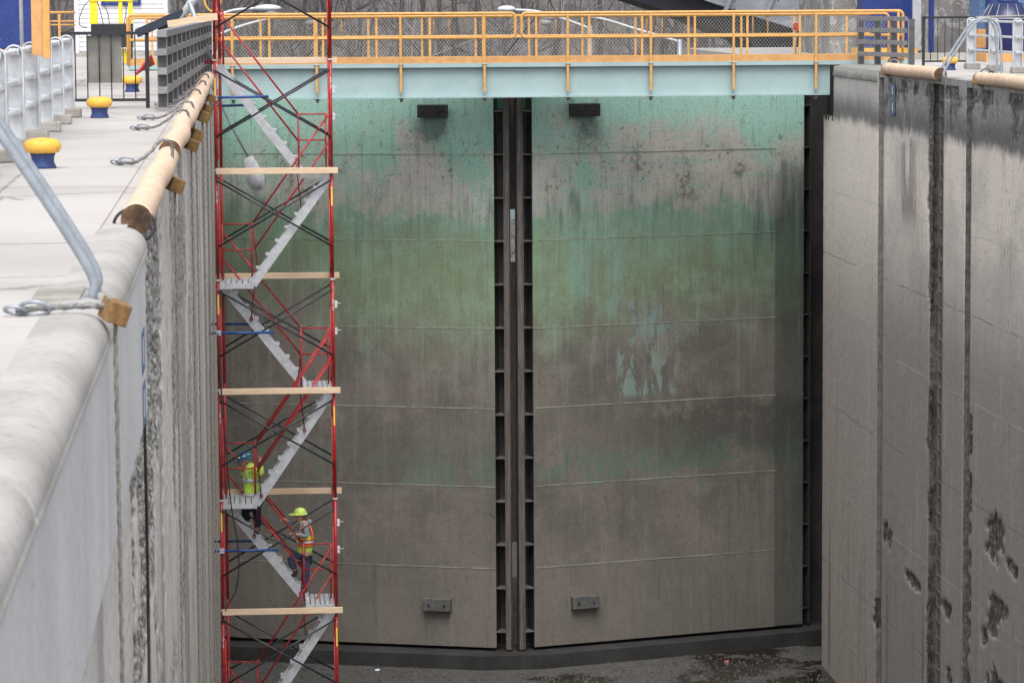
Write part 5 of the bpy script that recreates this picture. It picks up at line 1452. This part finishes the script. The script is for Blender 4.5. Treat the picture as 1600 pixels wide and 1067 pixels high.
# downstream footbridge glimpsed through the gap
db = thing('low_footbridge', (6, 110, -5), 'small footbridge glimpsed through the gap between the gates', 'footbridge')
bx(-6, 20, 110, 111, -5.8, -4.95).build('girder_web', M['girder'], db)
bx(-6, 20, 109.95, 109.99, -4.94, -4.75).build('kick_plate', M['kick'], db)
MB().tube([(-6, 110, -4.45), (20, 110, -4.45)], .04, 6).build('mid_rail', M['orange_rail'], db)
MB().tube([(-6, 110, -4.1), (20, 110, -4.1)], .04, 6).build('top_rail', M['orange_rail'], db)
for x in (-6, 20): MB().box((x, 110.5, -10), (1.2, 1.6, 8.4)).build('pier', M['tower'], db)
fo = NT('white_foam'); fa = fo.noise(fo.pos(), 5, 6, .8); fo.bump(fa, 1, .2)
foam = MB()
def foamf(u, v):
    x = 5.3 + 1.6 * u; y = 88 + 13 * v
    return (x, y, -13.66 + .10 * noise.noise(Vector((x * 3, y * 2, 0))))
fm = grid('foaming_water', 16, 90, foamf, fo.done(fo.ramp(fa, [(.42, .08), (.55, .8)]), .4)); tag(fm, kind='stuff')

r3 = thing('railing', (-5, 84, 0), 'short orange railing between the navy housing and the white hut', 'railing')
for x in (-6.2, -4.72): MB().box((x, 84, .6), (.06, .04, 1.2)).build('rail_post', M['orange_rail'], r3)
for z in (1.24, 1.02, .93): MB().tube([(-6.8, 84, z), (at(118, 30, 84).x, 84, z)], .03 if z > 1.1 else .02, 8).build('rail', M['orange_rail'], r3)
# ------------------------------------------------------------------ leafless wood on the hillside
bark = simple('grey_bark', (0.125, 0.116, 0.12), (0.07, 0.064, 0.068), 1.5, 0.95, coord='pos')
bark_dark = simple('dark_bark', (0.06, 0.05, 0.05), (0.10, 0.09, 0.085), 1.5, 0.95, coord='pos')
bark_pale = simple('pale_bark', (0.30, 0.28, 0.27), (0.20, 0.18, 0.17), 1.5, 0.95, coord='pos')
rnd = random.Random(11)
def bare_tree(mb_t, mb_c, base, h, r, nb, rn, fork=False):
    base = Vector(base); lean = Vector((rn.uniform(-.12, .12), rn.uniform(-.1, .1), 1)).normalized()
    pts = [base + lean * (h * t) + Vector((rn.uniform(-.02, .02) * h * t, 0, 0)) for t in (0, .25, .5, .75, 1)]
    mb_t.tube(pts, [r, r * .85, r * .6, r * .35, r * .08], 5, cap=False)
    def branch(p, d, L, rr, depth):
        q1 = p + d * L * .5; d2 = (d + Vector((rn.uniform(-.3, .3), rn.uniform(-.3, .3), rn.uniform(.0, .35)))).normalized(); q2 = q1 + d2 * L * .5
        mb_c.tube([p, q1, q2], [rr, rr * .65, rr * .15], 3, cap=False)
        if depth:
            for _ in range(3):
                t = rn.uniform(.3, 1); s_ = p.lerp(q1, t * 2) if t < .5 else q1.lerp(q2, t * 2 - 1)
                a = rn.uniform(0, 6.28); dd = (d * .9 + Vector((math.cos(a), math.sin(a) * .6, rn.uniform(-.1, .7))) * .75).normalized()
                branch(s_, dd, L * rn.uniform(.4, .6), rr * .5, depth - 1)
    for i in range(nb):
        t = rn.uniform(.28, .95); k = min(3, int(t * 4)); p = pts[k].lerp(pts[k + 1], t * 4 - k)
        a = rn.uniform(0, 6.28); d = Vector((math.cos(a), math.sin(a) * .7, rn.uniform(.25, 1.1))).normalized()
        branch(p, d, h * rn.uniform(.18, .34) * (1.15 - t * .5), r * .35 * (1.1 - t * .6), 1 if nb < 12 else 2)
wt, wcx = MB(), MB()
for i in range(760):
    y = rnd.uniform(129, 176); x = rnd.uniform(-38, 72)
    if i < 60: x = rnd.uniform(-90, 130); y = rnd.uniform(135, 200)
    h = rnd.uniform(9, 16)
    bare_tree(wt, wt, (x, y, hill_z(x, y) - .3), h, rnd.uniform(.07, .16), 9, rnd)
for i in range(1500):                                   # undergrowth saplings
    y = rnd.uniform(140, 176); x = rnd.uniform(-30, 60); z = hill_z(x, y)
    a = rnd.uniform(-.35, .35); h = rnd.uniform(1.5, 4)
    wt.tube([(x, y, z - .1), (x + a * h * .5, y, z + h * .55), (x + a * h * 1.2, y + .2, z + h)], [.035, .022, .006], 3, cap=False)
wd = wt.build('leafless_wood', bark); tag(wd, 'dense grey leafless wood on the far slope', None, None, 'stuff')
SP = [((752, 98), 128.2, 11, .17, 'dark', 'bare tree forking low behind the middle of the footbridge'),
      ((600, 96), 127.6, 13, .14, 'pale', 'pale bare tree standing behind the footbridge, right of the scaffold'),
      ((470, 98), 127.4, 13, .16, 'dark', 'bare tree seen between the scaffold posts'),
      ((668, 96), 128.6, 14, .13, 'dark', 'slim bare tree behind the left half of the footbridge'),
      ((1006, 98), 127.8, 12, .14, 'dark', 'bare tree left of the steel arch'),
      ((905, 96), 128.4, 12, .13, 'pale', 'pale bare tree beside the lamp pole behind the footbridge')]
for (px, py), Y, h, r_, mt, lab in SP:
    p = at(px, py, Y); zb = hill_z(p.x, Y)
    zb = min(zb, -12)
    t = thing('bare_tree', (p.x, Y, zb), lab, 'tree', 'bare trees below the lock')
    a, b = MB(), MB(); bare_tree(a, b, (p.x, Y, zb), h + 5, r_ * 1.25, 16, rnd)
    mm = bark_dark if mt == 'dark' else bark_pale
    a.build('trunk', mm, t); b.build('crown', mm, t)

# ------------------------------------------------------------------ silt stones and litter on the chamber floor
def on_floor(px, py):
    d = at(px, py, 70) - CAM; k = (FLZ - CAM.z) / d.z; return CAM + d * k
gv = MB()
for i in range(4200):
    x = rnd.uniform(-.7, 12.8); y = rnd.uniform(68.5, 73.3 if 4 < x < 8 else 75)
    s_ = rnd.uniform(.008, .035) * (1.8 if rnd.random() < .06 else 1)
    p = [Vector((x, y, FLZ)) + Vector((rnd.uniform(.5, 1) * s_ * a, rnd.uniform(.5, 1) * s_ * b, s_ * c)) for a, b, c in ((-1, -1, 0), (1, -1, 0), (1, 1, 0), (-1, 1, 0), (-.5, -.6, .9), (.6, -.5, .8), (.5, .5, .9), (-.6, .5, .7))]
    gv.add(p, [(0, 1, 5, 4), (1, 2, 6, 5), (2, 3, 7, 6), (3, 0, 4, 7), (4, 5, 6, 7)])
tag(gv.build('gravel', simple('wet_gravel', (.10, .097, .092), (.035, .035, .035), 2.2, .9, coord='pos')), kind='stuff')
cup_p = on_floor(1276, 988)
tag(MB().tube([cup_p + Vector((-.07, 0, .06)), cup_p + Vector((.09, .03, .05))], [.06, .045], 14).build('paper_cup', M['white_paint']), 'white paper cup lying on the silt beside the right wall', 'cup')
for (px, py, mt, w_, lab) in ((1135, 1034, 'red', .06, 'small red scrap of litter on the wet silt'), (1175, 1014, 'pier_light', .05, 'small pale stone fragment left of the paper cup'),
                          (590, 1047, 'white_paint', .06, 'white scrap of litter beside the scaffold foot'),
                          (1230, 1000, 'pier_light', .14, 'flat pale concrete fragment on the silt by the right gate heel')):
    p = on_floor(px, py); m = MB()
    m.add([p + Vector((-w_, -.03, .005)), p + Vector((w_ * .8, -.05, .01)), p + Vector((w_, .05, .012)), p + Vector((-w_ * .7, .06, .006)), p + Vector((-w_ * .9, -.02, .03)), p + Vector((w_ * .7, -.03, .045)), p + Vector((w_ * .8, .04, .03)), p + Vector((-w_ * .6, .04, .035))],
          [(3, 2, 1, 0), (4, 5, 6, 7), (0, 1, 5, 4), (1, 2, 6, 5), (2, 3, 7, 6), (3, 0, 4, 7)])
    tag(m.build('litter_scrap' if mt != 'pier_light' else 'concrete_fragment', M[mt]), lab, 'litter' if mt != 'pier_light' else 'rubble')
